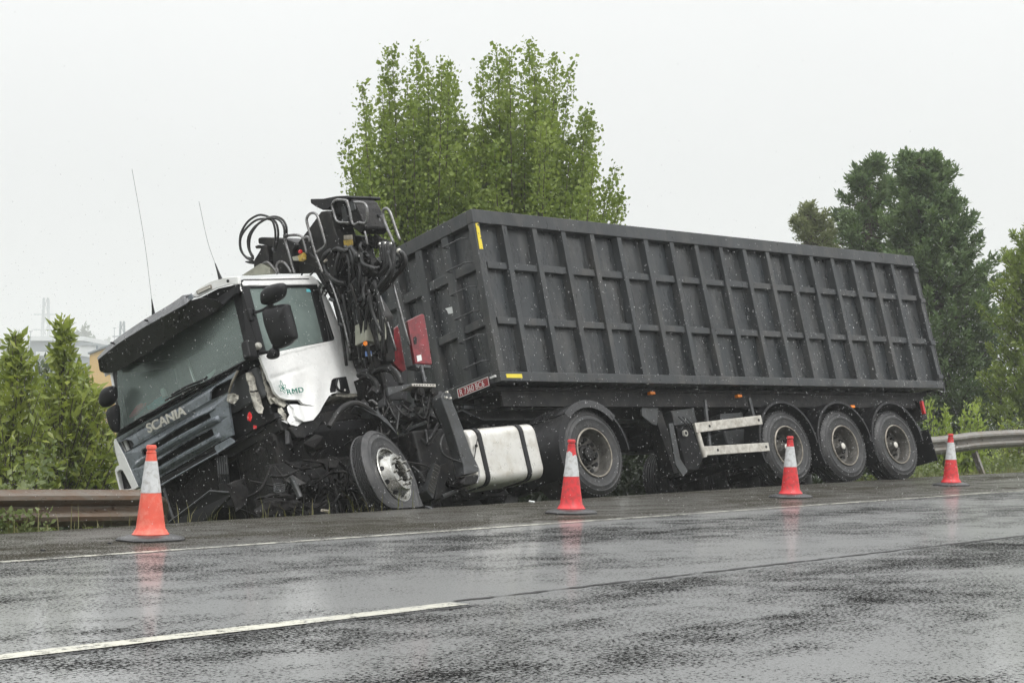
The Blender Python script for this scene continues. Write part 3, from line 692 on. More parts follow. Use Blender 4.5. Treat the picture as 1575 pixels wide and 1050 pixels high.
def make_truck():
    T = tag(empty('crane_truck', M=M_TRUCK), 'wrecked white cab tractor unit with folded black crane, tilted into the ditch', 'truck')
    MC = M_TRUCK.inverted() @ M_CAB
    def part(b, name, m, parent=None, bevel=0, smooth=False):
        return b.build(name, M_[m], parent or T, smooth=smooth, bevel=bevel, M=None if parent else MC.copy())
    # ---------------- cab
    shell = MB(); xs = [-1.57, -1.56, -1.52, -1.44, -1.2, -.8, -.45, -.26, -.18, -.15]; zx = [.78, .86, .915, .94, .955, .955, .945, .93, .91, .895]
    ys = [-1.18, -1.165, -1.12, -1.0, -.6, 0, .6, 1.0, 1.12, 1.165, 1.18]; zy = [-.14, -.07, -.025, -.008, .0, .004, 0, -.008, -.025, -.06, -.10]
    g = [Vector((x-.05*(y/1.18)**2 if x > -.5 else x, y, z+q_)) for x, z in zip(xs, zx) for y, q_ in zip(ys, zy)]
    n = len(ys); fs = [(i*n+j, i*n+j+1, (i+1)*n+j+1, (i+1)*n+j) for i in range(len(xs)-1) for j in range(n-1)]
    N_ = len(g); shell.add(g+[p-Vector((0, 0, .03)) for p in g], fs+[tuple(i+N_ for i in f) for f in fs])
    cab = part(shell, 'cab_roof', 'white', smooth=True)
    # near side upper frame and rear pillar
    side = [k3(*p) for p in ((45, 88), (180, 70), (470, 50), (503, 66), (535, 112), (600, 230), (690, 450), (745, 600), (800, 770), (795, 785), (722, 787), (628, 450), (518, 111), (45, 117))]
    o = part(MB().plate([[S(p) for p in side]], (0, -.05, 0)), 'cab_side_panel', 'white', bevel=.012)
    o = part(MB().plate([[S(k3(*p), 1.1865) for p in ((60, 78), (466, 72), (466, 76), (62, 84), (48, 100), (60, 130), (54, 130), (38, 98), (44, 84))]], (0, -.006, 0)), 'door_seal', 'black')
    # door with crushed lower front corner
    door = [k3(*p) for p in ((155, 551), (300, 521), (460, 489), (612, 461), (625, 456), (660, 580), (716, 785), (630, 785), (606, 790), (588, 803), (560, 850), (530, 902), (490, 952), (430, 962), (395, 940), (381, 925), (372, 880), (348, 852), (425, 858), (497, 870), (470, 858), (432, 846), (412, 824), (372, 826), (335, 818), (300, 802), (262, 772), (240, 730), (220, 692), (195, 640), (172, 585))]
    d = part(MB().plate([[S(p, 1.181) for p in door]], (0, -.03, 0)), 'door', 'white')
    def dent(p):
        a = .55*math.exp(-(((p.x+.30)/.20)**2+((p.z+.42)/.20)**2)); b_ = math.exp(-(((p.x+.28)/.42)**2+((p.z+.26+.12*p.x)/.022)**2))
        c_ = math.exp(-(((p.x+.42)/.05)**2+((p.z+.62)/.20)**2)); w_ = .010*math.sin(p.x*17+p.z*9)*math.exp(-((p.z+.5)/.3)**2)
        crease = .006 if abs(p.z+.02+.10*p.x) < .02 else 0
        # wheel-arch lip: swells out below a line from the handle forward and down
        arch = .016/(1+math.exp(-((p.x+1.0)*-18+(-.30-p.z)*10)))
        return (0, -.055*a-.014*b_+.02*c_+w_+crease+arch*.6, 0)
    fine(d, .05, dent)
    # black window surround with glass
    so = [S(k3(*p), 1.183) for p in ((45, 118), (516, 112), (574, 290), (622, 440), (620, 452), (612, 458), (400, 500), (160, 547), (100, 330))]
    gl = [S(k3(*p), 1.183) for p in ((97, 135), (110, 130), (450, 124), (470, 130), (482, 152), (520, 300), (560, 464), (380, 503), (202, 538), (140, 300))]
    sr = part(MB().plate([so, gl], (0, -.035, 0)), 'window_surround', 'black', bevel=.004)
    part(MB().plate([[Vector((p.x, 1.165, p.z)) for p in gl]], (0, -.004, 0)), 'door_window', 'sideglass')
    part(MB().tube([S(k3(528, 180), 1.188), S(k3(610, 450), 1.188)], .006, 6).tube([S(k3(548, 230), 1.188), S(k3(590, 455), 1.188)], .004, 6), 'window_trim', 'greymetal')
    part(MB().plate([[S(k3(*p), 1.167) for p in ((448, 140), (474, 140), (477, 158), (450, 156))]], (0, .002, 0)), 'window_sticker', 'teal')
    # handle recess
    hr = part(MB().plate([[S(k3(*p), 1.186) for p in ((597, 780), (594, 760), (604, 705), (615, 694), (655, 688), (692, 684), (716, 780), (712, 787))]], (0, .012, 0)), 'door_handle', 'black', bevel=.006)
    MB().tube(curve([S(k3(640, 700), 1.21), S(k3(634, 735), 1.225), S(k3(650, 765), 1.225), S(k3(672, 768), 1.205)], 5), .014, 8).build('handle_grip', M_['black'], hr, smooth=True)
    MB().cyl(S(k3(688, 765), 1.198), S(k3(688, 765), 1.206), .012, 12).build('door_lock', M_['silver'], hr)
    part(MB().plate([[S(k3(*p), 1.17) for p in ((628, 790), (800, 786), (790, 802), (720, 810), (640, 806))]], (0, -.25, 0)), 'door_sill', 'cream', bevel=.006)
    # lettering and flower on the door
    q = S(k3(318, 799), 1.19)
    text('door_lettering', 'RMD', .084, Matrix(((-1, 0, 0, q.x-.012), (0, 0, 1, q.y+.018), (0.02, 1, 0, q.z), (0, 0, 0, 1))), M_['green'], d, .003, sx=1.45, bold=.0, shear=.1, sp=1.15)
    fb = MB(); c = S(k3(304, 752), 1.2)
    for k_ in range(6):
        a = pi/2+k_*pi/3; L_ = .058 if k_ != 0 else .085
        pts = []
        for j in range(13):
            t = 2*pi*j/12; r1 = .5-.5*math.cos(t); s_ = math.sin(t)
            pts.append(c+Vector((-(math.cos(a)*r1*L_-math.sin(a)*s_*.014), 0, math.sin(a)*r1*L_+math.cos(a)*s_*.014)))
        fb.tube(pts[:-1], .0032, 5, closed=True)
    fb.build('flower_emblem', M_['green'], d)
    # ---------------- windscreen, pillars
    WBL, WBR, WTR = F((183, 664), -.03), F((381.5, 553), -.03), F((358, 453), -.20)
    WTL = Vector((WTR.x, -WTR.y, WTR.z)); rows = []
    nb, na = 8, 16
    for i in range(nb+1):
        v = i/nb; A = WBL.lerp(WTL, v); B_ = WBR.lerp(WTR, v)
        for j in range(na+1):
            p = A.lerp(B_, j/na); p.x = -.03-.17*v-KF*p.y**2; rows.append(p)
    fs = [(i*(na+1)+j, i*(na+1)+j+1, (i+1)*(na+1)+j+1, (i+1)*(na+1)+j) for i in range(nb) for j in range(na)]
    ws = part(MB().add(rows, fs), 'windscreen', 'glass', smooth='all')
    part(MB().tube(curve([WBL]+[rows[j]+Vector((.008, 0, -.008)) for j in (2, 5, 8, 11, 14)]+[WBR], 4), .014, 6), 'windscreen_seal', 'black')
    ap = [WTR+Vector((.0, 0, .0)), S((371, 431)), S((399, 549)), WBR]
    part(MB().plate([[p+Vector((.004, 0, 0)) for p in ap]], (-.05, -.03, 0)), 'cab_pillar', 'black', bevel=.006)
    part(MB().plate([[WTL, Vector((-.33, -1.18, .80)), Vector((-.14, -1.18, -.02)), WBL]], (-.05, .03, 0)), 'cab_pillar', 'black', bevel=.006)
    hd = [F(k1(*p), -.09) for p in ((1248, 148), (1252, 225), (1210, 245), (1150, 300), (1080, 355), (960, 425), (740, 556), (500, 715), (330, 818), (215, 890), (150, 880), (300, 640), (600, 440), (840, 290), (930, 262), (1080, 186))]
    part(MB().plate([hd], (-.04, 0, .0)), 'windscreen_header', 'black', bevel=.008)
    part(MB().plate([[F(k1(*p), -.075) for p in ((862, 246), (884, 214), (940, 168), (1010, 128), (1110, 94), (1245, 84), (1252, 146), (1160, 158), (1080, 178), (1042, 192), (960, 232), (885, 266))]], (-.05, 0, 0)), 'roof_front_panel', 'white', bevel=.006)
    part(MB().plate([[F(k1(*p), -.06) for p in ((890, 208), (1013, 153), (1022, 184), (902, 236))]], (-.02, 0, 0)), 'roof_marker_lamp', 'rimlip', bevel=.004)
    part(MB().plate([[F(k1(*p), -.05) for p in ((900, 212), (1005, 164), (1012, 181), (910, 228))]], (-.02, 0, 0)), 'roof_marker_lens', 'silver', bevel=.003)
    c = F(k1(1166, 122), -.06); part(MB().cyl(c, c+Vector((.012, 0, 0)), .016, 12), 'roof_screw', 'black')
    # sun visor: grey top strip, dark front face, torn at the near end
    L0 = [(51, 778), (75, 745), (130, 690), (180, 640), (250, 585), (330, 530), (420, 470), (500, 420), (590, 370), (680, 315), (745, 270), (778, 244), (790, 256), (803, 250), (806, 268), (822, 262)]
    L1 = [(58, 792), (90, 765), (150, 715), (220, 660), (290, 612), (360, 570), (440, 520), (520, 475), (600, 430), (690, 380), (760, 342), (800, 318), (812, 310), (820, 305), (835, 290), (850, 278)]
    L1b = [(58, 792), (90, 765), (150, 715), (220, 660), (290, 612), (360, 570), (440, 520), (520, 475), (600, 430), (690, 380), (760, 342), (800, 318), (860, 285), (920, 268), (990, 268), (1070, 285)]
    L2 = [(72, 878), (82, 892), (110, 903), (175, 902), (235, 880), (300, 845), (370, 800), (450, 752), (540, 695), (640, 628), (740, 565), (840, 505), (930, 452), (990, 418), (1060, 378), (1120, 330)]
    def xo(a): return lambda p: F(k1(*p), a)
    R0 = [xo(.05)(p) for p in L0]; R1 = [xo(.20)(p) for p in L1]; R1b = [F(k1(*p), .198 if i < 11 else .198-(i-10)*.045) for i, p in enumerate(L1b)]; R2 = [F(k1(*p), .13 if i < 10 else .13-(i-9)*.036) for i, p in enumerate(L2)]
    def strip2(A, B_, name, m, th=-.012):
        n = len(A); nn = (B_[n//2]-A[n//2]).cross(A[n//2+1]-A[n//2]).normalized()*abs(th)
        if nn.x > 0: nn = -nn
        vs = A+B_+[p+nn for p in A]+[p+nn for p in B_]
        fs = [(i, i+1, n+i+1, n+i) for i in range(n-1)]+[(2*n+i, 3*n+i, 3*n+i+1, 2*n+i+1) for i in range(n-1)]
        fs += [(i, 2*n+i, 2*n+i+1, i+1) for i in range(n-1)]+[(n+i, n+i+1, 3*n+i+1, 3*n+i) for i in range(n-1)]
        fs += [(0, n, 3*n, 2*n), (n-1, 3*n-1, 4*n-1, 2*n-1)]
        return part(MB().add(vs, fs), name, m, smooth=True)
    strip2(R0, R1, 'sun_visor_top', 'visortop'); strip2(R1b, R2, 'sun_visor_face', 'visor')
    R00 = [Vector((p.x-.12, p.y, p.z+.01)) for p in R0]; strip2(R00, R0, 'sun_visor_base', 'visortop')
    part(MB().plate([[F(k1(*p), .14) for p in ((822, 268), (850, 226), (858, 246), (870, 262), (856, 280), (836, 290))]], (-.01, 0, 0)), 'torn_visor_shard', 'fascia')
    for p in ((470, 460), (183, 652)):
        c = F(k1(*p), .15); part(MB().cyl(c-Vector((.02, 0, 0)), c+Vector((.02, 0, .01)), .011, 10), 'visor_screw', 'black')
    # wipers
    for a_, b_, c_ in (((750, 1050), (960, 962), (800, 990)), ):
        pass
    for pv, el, bl0, bl1 in ((k2(600, 118), k2(520, 150), k2(380, 225), k2(690, 92)), (k2(310, 290), k2(230, 330), k2(95, 415), k2(330, 285))):
        part(MB().tube([F(pv, .03), F(el, .035), F(bl0, .02)], .010, 6), 'wiper_arm', 'black', ws) if False else part(MB().tube([F(pv, .03), F(el, .035), F(bl0, .02)], .010, 6), 'wiper_arm', 'black')
        part(MB().tube(curve([F(bl0, .0), F(((bl0[0]+bl1[0])/2, (bl0[1]+bl1[1])/2-2), .01), F(bl1, .0)], 5), .009, 6), 'wiper_blade', 'black')
    part(MB().tube(curve([F(k2(420, 190), .02), F(k2(520, 135), .03), F(k2(620, 95), .02), F(k2(640, 75), .01)], 4), .012, 6), 'wiper_linkage', 'black')
    # cowl strip between glass and grille
    cw = [F(k2(*p), -.02) for p in ((86, 428), (300, 308), (560, 165), (848, 8), (835, 34), (600, 165), (400, 275), (75, 458))]
    part(MB().plate([cw], (-.05, 0, 0)), 'cowl', 'black', bevel=.005)
    # ---------------- grille
    out = [(75, 459), (200, 388), (420, 262), (640, 140), (824, 40), (800, 110), (785, 172), (768, 196), (782, 320), (800, 440), (765, 458), (690, 498), (520, 600), (345, 702), (240, 765), (211, 762), (165, 660), (120, 556)]
    v1 = [(86, 488), (138, 466), (170, 473), (186, 494), (180, 514), (122, 552)]
    v2 = [(654, 226), (658, 172), (690, 138), (796, 84), (778, 165), (760, 178)]
    s1 = [(232, 542), (440, 405), (650, 294), (664, 330), (440, 452), (246, 578)]
    s2 = [(262, 640), (460, 512), (670, 398), (684, 438), (480, 548), (285, 664)]
    s3 = [(322, 690), (480, 602), (676, 510), (688, 540), (640, 562)] 
    fp = lambda l, x0: [F(k2(*p), x0) for p in l]
    s3 = [(370, 655), (520, 572), (676, 508), (686, 490+0), (500, 590-0)]
    s3 = [(300, 706), (480, 606), (672, 505), (684, 499), (690, 500)]
    gr = part(MB().plate([fp(out, 0), fp(v1, 0), fp(v2, 0), fp(s1, 0), fp(s2, 0)], (-.03, 0, 0)), 'grille', 'fascia')
    bk = [F(k2(*p), -.075) for p in ((80, 470), (800, 60), (770, 200), (795, 440), (700, 560), (350, 745), (215, 755))]
    MB().plate([bk], (-.03, 0, 0)).build('grille_backing', M_['black'], gr)
    def louver(pts, w, name='louver', m='fascia', dx=.045):
        P = [F(k2(*p), .004) for p in pts]; P = curve(P, 5)
        def pr(i, p):
            e = min(1, min(i, len(P)-1-i)/3+.15)
            return [p+Vector((0, 0, w*.55)), p+Vector((dx*e, 0, w*.1)), p+Vector((dx*e*.9, 0, -w*.25)), p+Vector((.0, 0, -w*.6)), p+Vector((-.02, 0, 0))]
        return MB().sweep(pr, P).build(name, M_[m], gr, smooth=True)
    louver([(196, 622), (330, 540), (440, 476), (560, 410), (670, 352), (716, 335)], .06)
    louver([(240, 712), (360, 645), (480, 575), (590, 515), (690, 460), (722, 440)], .06)
    louver([(230, 562-30), (330, 478), (440, 408), (560, 338), (650, 296), (690, 270)], .018, dx=.02)
    bs = [F(k2(*p), -.01) for p in ((345, 704), (520, 602), (690, 500), (780, 452), (812, 478), (800, 490), (700, 548), (560, 628), (350, 752))]
    MB().plate([bs], (-.03, 0, 0)).build('grille_lower_intake', M_['black'], gr, bevel=.004)
    MB().tube([F(k2(350, 752), .01), F(k2(560, 630), .012), F(k2(700, 552), .01), F(k2(812, 482), .0)], .009, 6).build('intake_edge', M_['fascia'], gr)
    MB().plate([[F(k2(*p), .0) for p in ((690, 505), (782, 455), (812, 478), (720, 545), (700, 548), (684, 520))]], (-.02, 0, 0)).build('grille_corner', M_['fascia'], gr, bevel=.004)
    MB().tube(curve([F(k2(776, 176), .02), F(k2(798, 110), .03), F(k2(832, 40), .01)], 5), .014, 7).build('grille_trim', M_['rimlip'], gr, smooth=True)
    q0 = F(k2(290, 428), .0)
    text('grille_lettering', 'SCANIA', .145, Matrix(((-.0, -.0, 1, .012), (1, 0, 0, q0.y), (-.035, 1, 0, q0.z+.005), (0, 0, 0, 1))), M_['silver'], gr, .007, sx=1.24, bold=.003)
    # lamp surround at the far corner
    hs_o = [(58, 480), (66, 462), (80, 480), (122, 560), (165, 655), (212, 762), (192, 776), (168, 784), (95, 784), (78, 720), (65, 660), (76, 634), (92, 624), (72, 560)]
    hs_i = [(80, 672), (92, 658), (112, 656), (132, 690), (170, 768), (150, 776), (100, 778)]
    part(MB().plate([fp(hs_o, .01), fp(hs_i, .01)], (-.09, -.02, 0)), 'headlamp_surround', 'white', bevel=.012, smooth=True)
    part(MB().plate([fp(hs_i, -.06)], (-.02, 0, 0)), 'headlamp_hole_dark', 'black')  # black sheet set in as the dark of the empty lamp opening
    part(MB().box(-.6, -.24, -1.2, -1.12, -.60, -.04), 'cab_corner_panel', 'black', bevel=.04)
    # ---------------- far mirrors and near mirrors
    kk = K(0, 440, 5.25)
    ym = on(M_CAB, *kk(870, 890), 0, -.02)
    dome('far_mirror', [on(M_CAB, *kk(*p), 0, -.02) for p in ((822, 950), (824, 880), (850, 825), (890, 805), (925, 820), (930, 900), (900, 955), (850, 978))], (1, 0, 0), .08, .05, M_['black'], T, MC.copy())
    dome('far_mirror', [on(M_CAB, *kk(*p), 0, -.02) for p in ((868, 1010), (890, 980), (940, 960), (952, 1100), (945, 1180), (915, 1160), (888, 1090))], (1, 0, 0), .06, .05, M_['black'], T, MC.copy())
    X = -.10
    mr = [S, None]
    def Mx(p, x=X): return on(M_CAB, p[0], p[1], 0, x)
    dome('wide_angle_mirror', [Mx(k3(*p)) for p in ((175, 215), (178, 160), (222, 118), (285, 101), (313, 112), (316, 160), (292, 200), (225, 235), (185, 235))], (1, .1, 0), .09, .05, M_['black'], T, MC.copy())
    dome('main_mirror', [Mx(k3(*p)) for p in ((180, 280), (210, 252), (318, 232), (338, 262), (380, 425), (368, 458), (325, 495), (262, 512), (236, 474), (195, 360))], (1, .1, 0), .07, .07, M_['black'], T, MC.copy())
    dome('kerb_mirror', [Mx(k3(*p)) for p in ((206, 558), (226, 518), (240, 502), (268, 512), (272, 555), (250, 573), (222, 574))], (1, .1, 0), .05, .04, M_['black'], T, MC.copy())
    part(MB().tube(curve([Vector((-.30, 1.17, S(k3(96, 290)).z)), Mx(k3(130, 285), -.16), Mx(k3(180, 268)), Mx(k3(240, 236))], 5), .016, 8), 'mirror_arm', 'black', smooth=True)
    part(MB().tube(curve([Vector((-.30, 1.17, S(k3(96, 290)).z+.05)), Mx(k3(150, 280), -.16), Mx(k3(240, 225))], 5), .01, 8), 'mirror_arm', 'black', smooth=True)
    part(MB().tube(curve([Mx(k3(240, 470)), Mx(k3(246, 520)), Vector((-.16, 1.17, S(k3(200, 560)).z+.05))], 5), .018, 8), 'mirror_arm', 'black', smooth=True)
    part(MB().cbox(S(k3(100, 300), 1.19), (.06, .05, .14)), 'mirror_mount', 'black', bevel=.015)
    c = S(k3(150, 492), 1.22); part(MB().lathe([(.0001, .03), (.03, .026), (.04, .0), (.035, -.03), (.0001, -.03)], 20, Matrix.Translation(c)), 'side_lamp', 'silver', smooth=True)
    part(MB().cbox(S(k3(95, 520), 1.17), (.13, .10, .20), (0, -.2, 0)), 'lamp_bracket', 'black', bevel=.02)
    # ---------------- interior and hidden walls
    iw = MB(); iw.box(-1.55, -1.52, -1.15, 1.12, -.65, .86)
    part(iw, 'cab_rear_wall', 'white')
    part(MB().box(-1.515, -1.50, -1.1, 1.1, -.6, .84), 'cab_lining', 'fabric')
    fsd = [(-.30, .83), (-1.5, .83), (-1.52, -.7), (-.2, -.7), (-.14, .0)]; fw = [(-.38, .74), (-1.28, .74), (-1.20, .12), (-.26, .05)]
    part(MB().plate([[(x, -1.18, z) for x, z in fsd], [(x, -1.18, z) for x, z in fw]], (0, .04, 0)), 'far_door', 'white')
    part(MB().plate([[(x, -1.165, z) for x, z in fw]], (0, .004, 0)), 'far_window', 'sideglass')
    part(MB().box(-1.5, -.12, -1.1, 1.1, -.66, -.60), 'cab_floor', 'black'); part(MB().box(-1.5, -.3, -1.1, 1.1, .83, .84), 'headlining', 'fabric')
    part(MB().plate([[(-.12, -1.08, -.06), (-.45, -1.08, -.04), (-.5, -1.08, -.3), (-.12, -1.08, -.4)]], (0, 2.15, 0)), 'dashboard', 'fabric', bevel=.03)
    for y in (-.55, .55):
        st_ = MB(); st_.cbox((-1.05, y, -.32), (.5, .5, .14)); st_.cbox((-1.33, y, .0), (.14, .48, .62), (0, -.12, 0)); st_.cbox((-1.37, y, .40), (.1, .26, .18), (0, -.12, 0))
        part(st_, 'seat', 'fabric', bevel=.05, smooth=True)
    part(MB().tube([Vector((-.62+.1*math.cos(a)*.4, .55+.22*math.sin(a), .0+.19*math.cos(a))) for a in np.linspace(0, 2*pi, 24, endpoint=False)], .016, 7, closed=True), 'steering_wheel', 'black', smooth=True)
    # torn front corner: crushed white sheet, pillar stub, lamp remains
    def shard(pts, x, m='cream', dep=.03, name='crushed_panel', kf=k3, side=None, bev=.004):
        P = [(S(kf(*p), side) if side else F(kf(*p), x)) for p in pts]
        o_ = part(MB().plate([P], (-.6*dep, -.8*dep, 0)), name, m)
        fine(o_, .05, lambda c: ((random.random()-.5)*.018, (random.random()-.5)*.018, (random.random()-.5)*.01)); return o_
    random.seed(11)
    shard([(75, 660), (110, 655), (128, 690), (150, 770), (180, 880), (172, 915), (150, 905), (118, 840), (92, 740)], 0, side=1.02, name='torn_pillar')
    shard([(160, 600), (185, 650), (205, 720), (240, 770), (270, 790), (275, 840), (230, 850), (205, 800), (190, 740), (170, 660)], 0, side=1.08)
    shard([(225, 810), (290, 805), (330, 850), (310, 870), (260, 850)], 0, side=1.10)
    shard([(268, 880), (300, 870), (320, 920), (330, 960), (300, 950), (280, 915)], 0, side=1.10)
    shard([(330, 870), (345, 855), (365, 890), (380, 935), (420, 968), (395, 988), (350, 980), (325, 950), (345, 920)], 0, side=1.15, m='white')
    shard([(300, 955), (330, 975), (335, 960)], 0, side=1.15, m='white')
    shard([(770, 180), (800, 178), (835, 195), (832, 215), (812, 245), (785, 240), (765, 222)], .03, m='cream', kf=k2, name='broken_lamp_bracket')
    shard([(85, 905), (100, 900), (112, 930), (100, 960), (85, 950)], 0, side=.95, m='redlens', name='broken_lamp')
    shard([(120, 985), (135, 985), (140, 1005), (125, 1005)], 0, side=.95, m='redlens', name='broken_lamp')
    shard([(100, 770), (150, 765), (152, 772), (102, 778)], 0, side=1.09, m='black', name='pillar_strap')
    part(MB().box(-1.45, -.16, .2, 1.10, -.80, -.66), 'cab_underside', 'chassis', bevel=.02)
    part(MB().box(-.8, -.20, .45, 1.0, -.64, -.02), 'front_bulkhead', 'black', bevel=.02)
    part(MB().box(-.5, -.14, -1.0, .9, -.7, -.02), 'cab_front_wall', 'black')
    part(MB().box(-.95, -.42, -.9, 1.0, -1.5, -.78), 'dark_underside_fill', 'blackmetal', bevel=.03)  # box added to black out the see-through gap under the cab
    part(MB().plate([[S(k3(*p), 1.14) for p in ((380, 965), (500, 945), (540, 900), (560, 930), (520, 1010), (440, 1060), (390, 1060), (340, 1000))]], (0, -.2, 0)), 'step_well', 'chassis', bevel=.01)
    # lower front: radiator, loose bumper panel
    part(MB().plate([[F(k2(*p), -.10) for p in ((225, 775), (350, 755), (700, 560), (715, 780), (650, 800), (500, 985), (260, 985))]], (-.1, 0, 0)), 'lower_front_panel', 'blackmetal', bevel=.01)
    for x in np.linspace(705, 760, 5):
        part(MB().tube([F(k2(x, 580+(x-700)*-.3), -.1), F(k2(x+8, 680), -.06), F(k2(x+22, 780), -.12)], .012, 6), 'radiator_pipe', 'greymetal')
    part(MB().plate([[F(k2(*p), .05) for p in ((400, 985), (655, 792), (670, 782), (785, 790), (798, 800), (700, 900), (600, 985))]], (-.02, 0, -.02)), 'loose_bumper_panel', 'black', bevel=.004)
    part(MB().tube([F(k2(405, 980), .055), F(k2(660, 785), .055), F(k2(795, 796), .055)], .012, 6), 'bumper_edge', 'greymetal')
    part(MB().tube([F(k2(370, 770), .0), F(k2(395, 860), .0), F(k2(430, 960), .0)], .02, 6), 'bumper_bracket', 'greymetal')
    # antennas
    for base, tip, mid_ in (((236, 482), (203, 260), (222, 370)), ((338, 426), (306, 310), (319, 370))):
        A, B_, C_ = F(base, -.02), F(tip, -.02), F(mid_, -.02); d_ = (C_-A).normalized()
        an = part(MB().tube([A-d_*.02, A+d_*.05, A+d_*.16], [.022, .013, .005], 8), 'antenna', 'black', smooth=True)
        MB().tube(curve([A+d_*.14, C_, B_], 8), [.0022]*17, 5).build('antenna_whip', M_['greymetal'], an)
    # ---------------- chassis in the truck frame
    def P(name, m, b, bevel=0, smooth=False, parent=None): return b.build(name, M_[m], parent or T, smooth=smooth, bevel=bevel)
    def Y(p, y): return on(M_TRUCK, p[0], p[1], 1, y)
    def X_(p, x): return on(M_TRUCK, p[0], p[1], 0, x)
    for s in (1, -1): P('frame_rail', 'chassis', MB().box(-1.0, 4.2, s*.42-.04, s*.42+.04, .12, .38), .006)
    cm = MB()
    for x in (-.9, -.3, .4, 1.2, 2.0, 2.8): cm.box(x-.05, x+.05, -.38, .38, .16, .34)
    P('cross_member', 'chassis', cm)
    P('coupling_plate', 'grease', MB().plate([[(-.55, -.42, .55), (.35, -.42, .55), (.35, .42, .55), (-.4, .42, .55), (-.55, .3, .55)]], (0, 0, -.06)), .01)
    P('coupling_base', 'grease', MB().box(-.4, .3, -.35, .35, .38, .49), .02)
    first = None
    for s in (1, -1):
        Mw = Matrix.Translation((0, 1.22*s, 0)) @ (Matrix.Rotation(pi, 4, 'Z') if s < 0 else Matrix()) @ Matrix.Rotation(.3, 4, 'Y')
        if first is None: first = wheel(T, 'drive', Mw, .518, .30)
        else: dup(first, T, Mw)
        P('inner_tyre', 'rubber', MB().lathe([(.285, -.02), (.4, 0), (.49, -.03), (.518, -.06), (.518, -.24), (.49, -.27), (.4, -.3), (.285, -.28)], 48, Matrix.Translation((0, .88*s, 0)) @ (Matrix.Rotation(pi, 4, 'Z') if s < 0 else Matrix()), close=True), smooth=True)
        P('spring_pack', 'grease', MB().box(-.7, .7, s*.55-.06, s*.55+.06, -.14, -.04), .01)
    P('drive_axle', 'grease', MB().tube([(0, -.9, 0), (0, -.3, 0), (0, -.15, 0), (0, .15, 0), (0, .3, 0), (0, .9, 0)], [.09, .1, .24, .24, .1, .09], 16), smooth=True)
    mudguard(T, (0.0, 1.22, 0.0), .632, 40, 128, -.62, .03, 'visor', lip=.09)
    mudguard(T, (0.0, 1.22, 0.0), .605, -2, 47, -.62, .03, 'black', lip=.03)
    mudguard(T, (0.03, 1.22, 0.0), .60, 126, 205, -.62, .03, 'black', lip=.09)
    # fuel tank
    def rr(y0, y1, z0, z1, r, n=6):
        out_ = []
        for cy, cz, a0 in ((y1-r, z1-r, 0), (y0+r, z1-r, pi/2), (y0+r, z0+r, pi), (y1-r, z0+r, 1.5*pi)):
            for i in range(n+1): a = a0+pi/2*i/n; out_.append((cy+math.cos(a)*r, cz+math.sin(a)*r))
        return out_
    st = [(.905, .05), (.915, .018), (.935, .004), (.96, 0), (1.3, 0), (1.6, 0), (1.95, 0), (1.98, .004), (2.0, .018), (2.01, .05)]
    b = MB().sweep(lambda i, p: [Vector((p[0], y, z)) for y, z in rr(.60+p[1], 1.22-p[1], -.215+p[1], .43-p[1], .11)], st)
    tk = P('fuel_tank', 'tank', b, smooth=True)
    for x in (1.84, 1.165):
        b = MB().sweep(lambda i, p: [Vector((p[0], y, z)) for y, z in rr(.60-p[1], 1.22+p[1], -.215-p[1], .43+p[1], .115)], [(x-.034, .004), (x-.03, .011), (x+.03, .011), (x+.034, .004)])
        P('tank_strap', 'black', b, parent=tk, smooth=True)
    P('tank_cap', 'grease', MB().cyl((1.50, .98, .42), (1.50, .98, .47), .06, 20).cyl((1.50, .98, .47), (1.50, .98, .485), .068, 14), parent=tk)
    P('tank_lanyard', 'grease', MB().tube([Y(k6(948, 445), 1.24), Y(k6(930, 548), 1.26), Y(k6(908, 690), 1.25)], .006, 6).cyl(Y(k6(930, 548), 1.24), Y(k6(930, 548), 1.28), .018, 10), parent=tk)
    # outrigger leg
    lg = P('outrigger_leg', 'greymetal', MB().plate([[Y(k6(*p), 1.34) for p in ((692, 222), (703, 196), (735, 180), (760, 200), (766, 238), (830, 400), (900, 590), (948, 690), (950, 720), (850, 742), (845, 690), (790, 500), (735, 340), (706, 262))]], (0, -.15, 0)), .01)
    c = Y(k6(735, 212), 1.35)
    for dx, dz in ((0, .04), (.03, -.02), (-.03, -.03)): P('leg_bolt', 'silver', MB().cyl(c+Vector((dx, -.01, dz)), c+Vector((dx, .02, dz)), .012, 8), parent=lg)
    P('outrigger_foot', 'grease', MB().plate([[Y(k6(*p), 1.32) for p in ((820, 790), (860, 750), (950, 740), (955, 775), (930, 800), (840, 812))]], (0, -.2, 0)), .02, parent=lg)
    P('outrigger_hose', 'hose', MB().tube(curve([Y(k6(712, 470), 1.3), Y(k6(690, 530), 1.34), Y(k6(705, 600), 1.34), Y(k6(760, 635), 1.33), Y(k6(830, 660), 1.33)], 6), .012, 7), parent=lg, smooth=True)
    P('leg_hook', 'steel', MB().tube(curve([Y(k6(915, 680), 1.4), Y(k6(945, 700), 1.42), Y(k6(948, 760), 1.42), Y(k6(935, 800), 1.41)], 5), .008, 6), parent=lg, smooth=True)
    # deck behind the cab: bracket, serrated step, cups, hoses
    P('deck_bracket', 'greymetal', MB().plate([[Y(k5(*p), 1.1) for p in ((510, 680), (600, 668), (672, 655), (668, 668), (620, 690), (560, 720), (515, 735))]], (0, -.05, 0)), .004)
    P('serrated_step', 'alu', MB().plate([[Y(k5(*p), 1.12) for p in ((672, 654), (832, 657), (834, 677), (676, 672))]], (0, -.22, 0)), .003)
    for x in range(8): c = Y(k5(688+x*18, 665), 1.121); P('step_slot_dark', 'black', MB().cbox(c, (.012, .006, .012)))  # small black blocks put the slots' darkness on the step
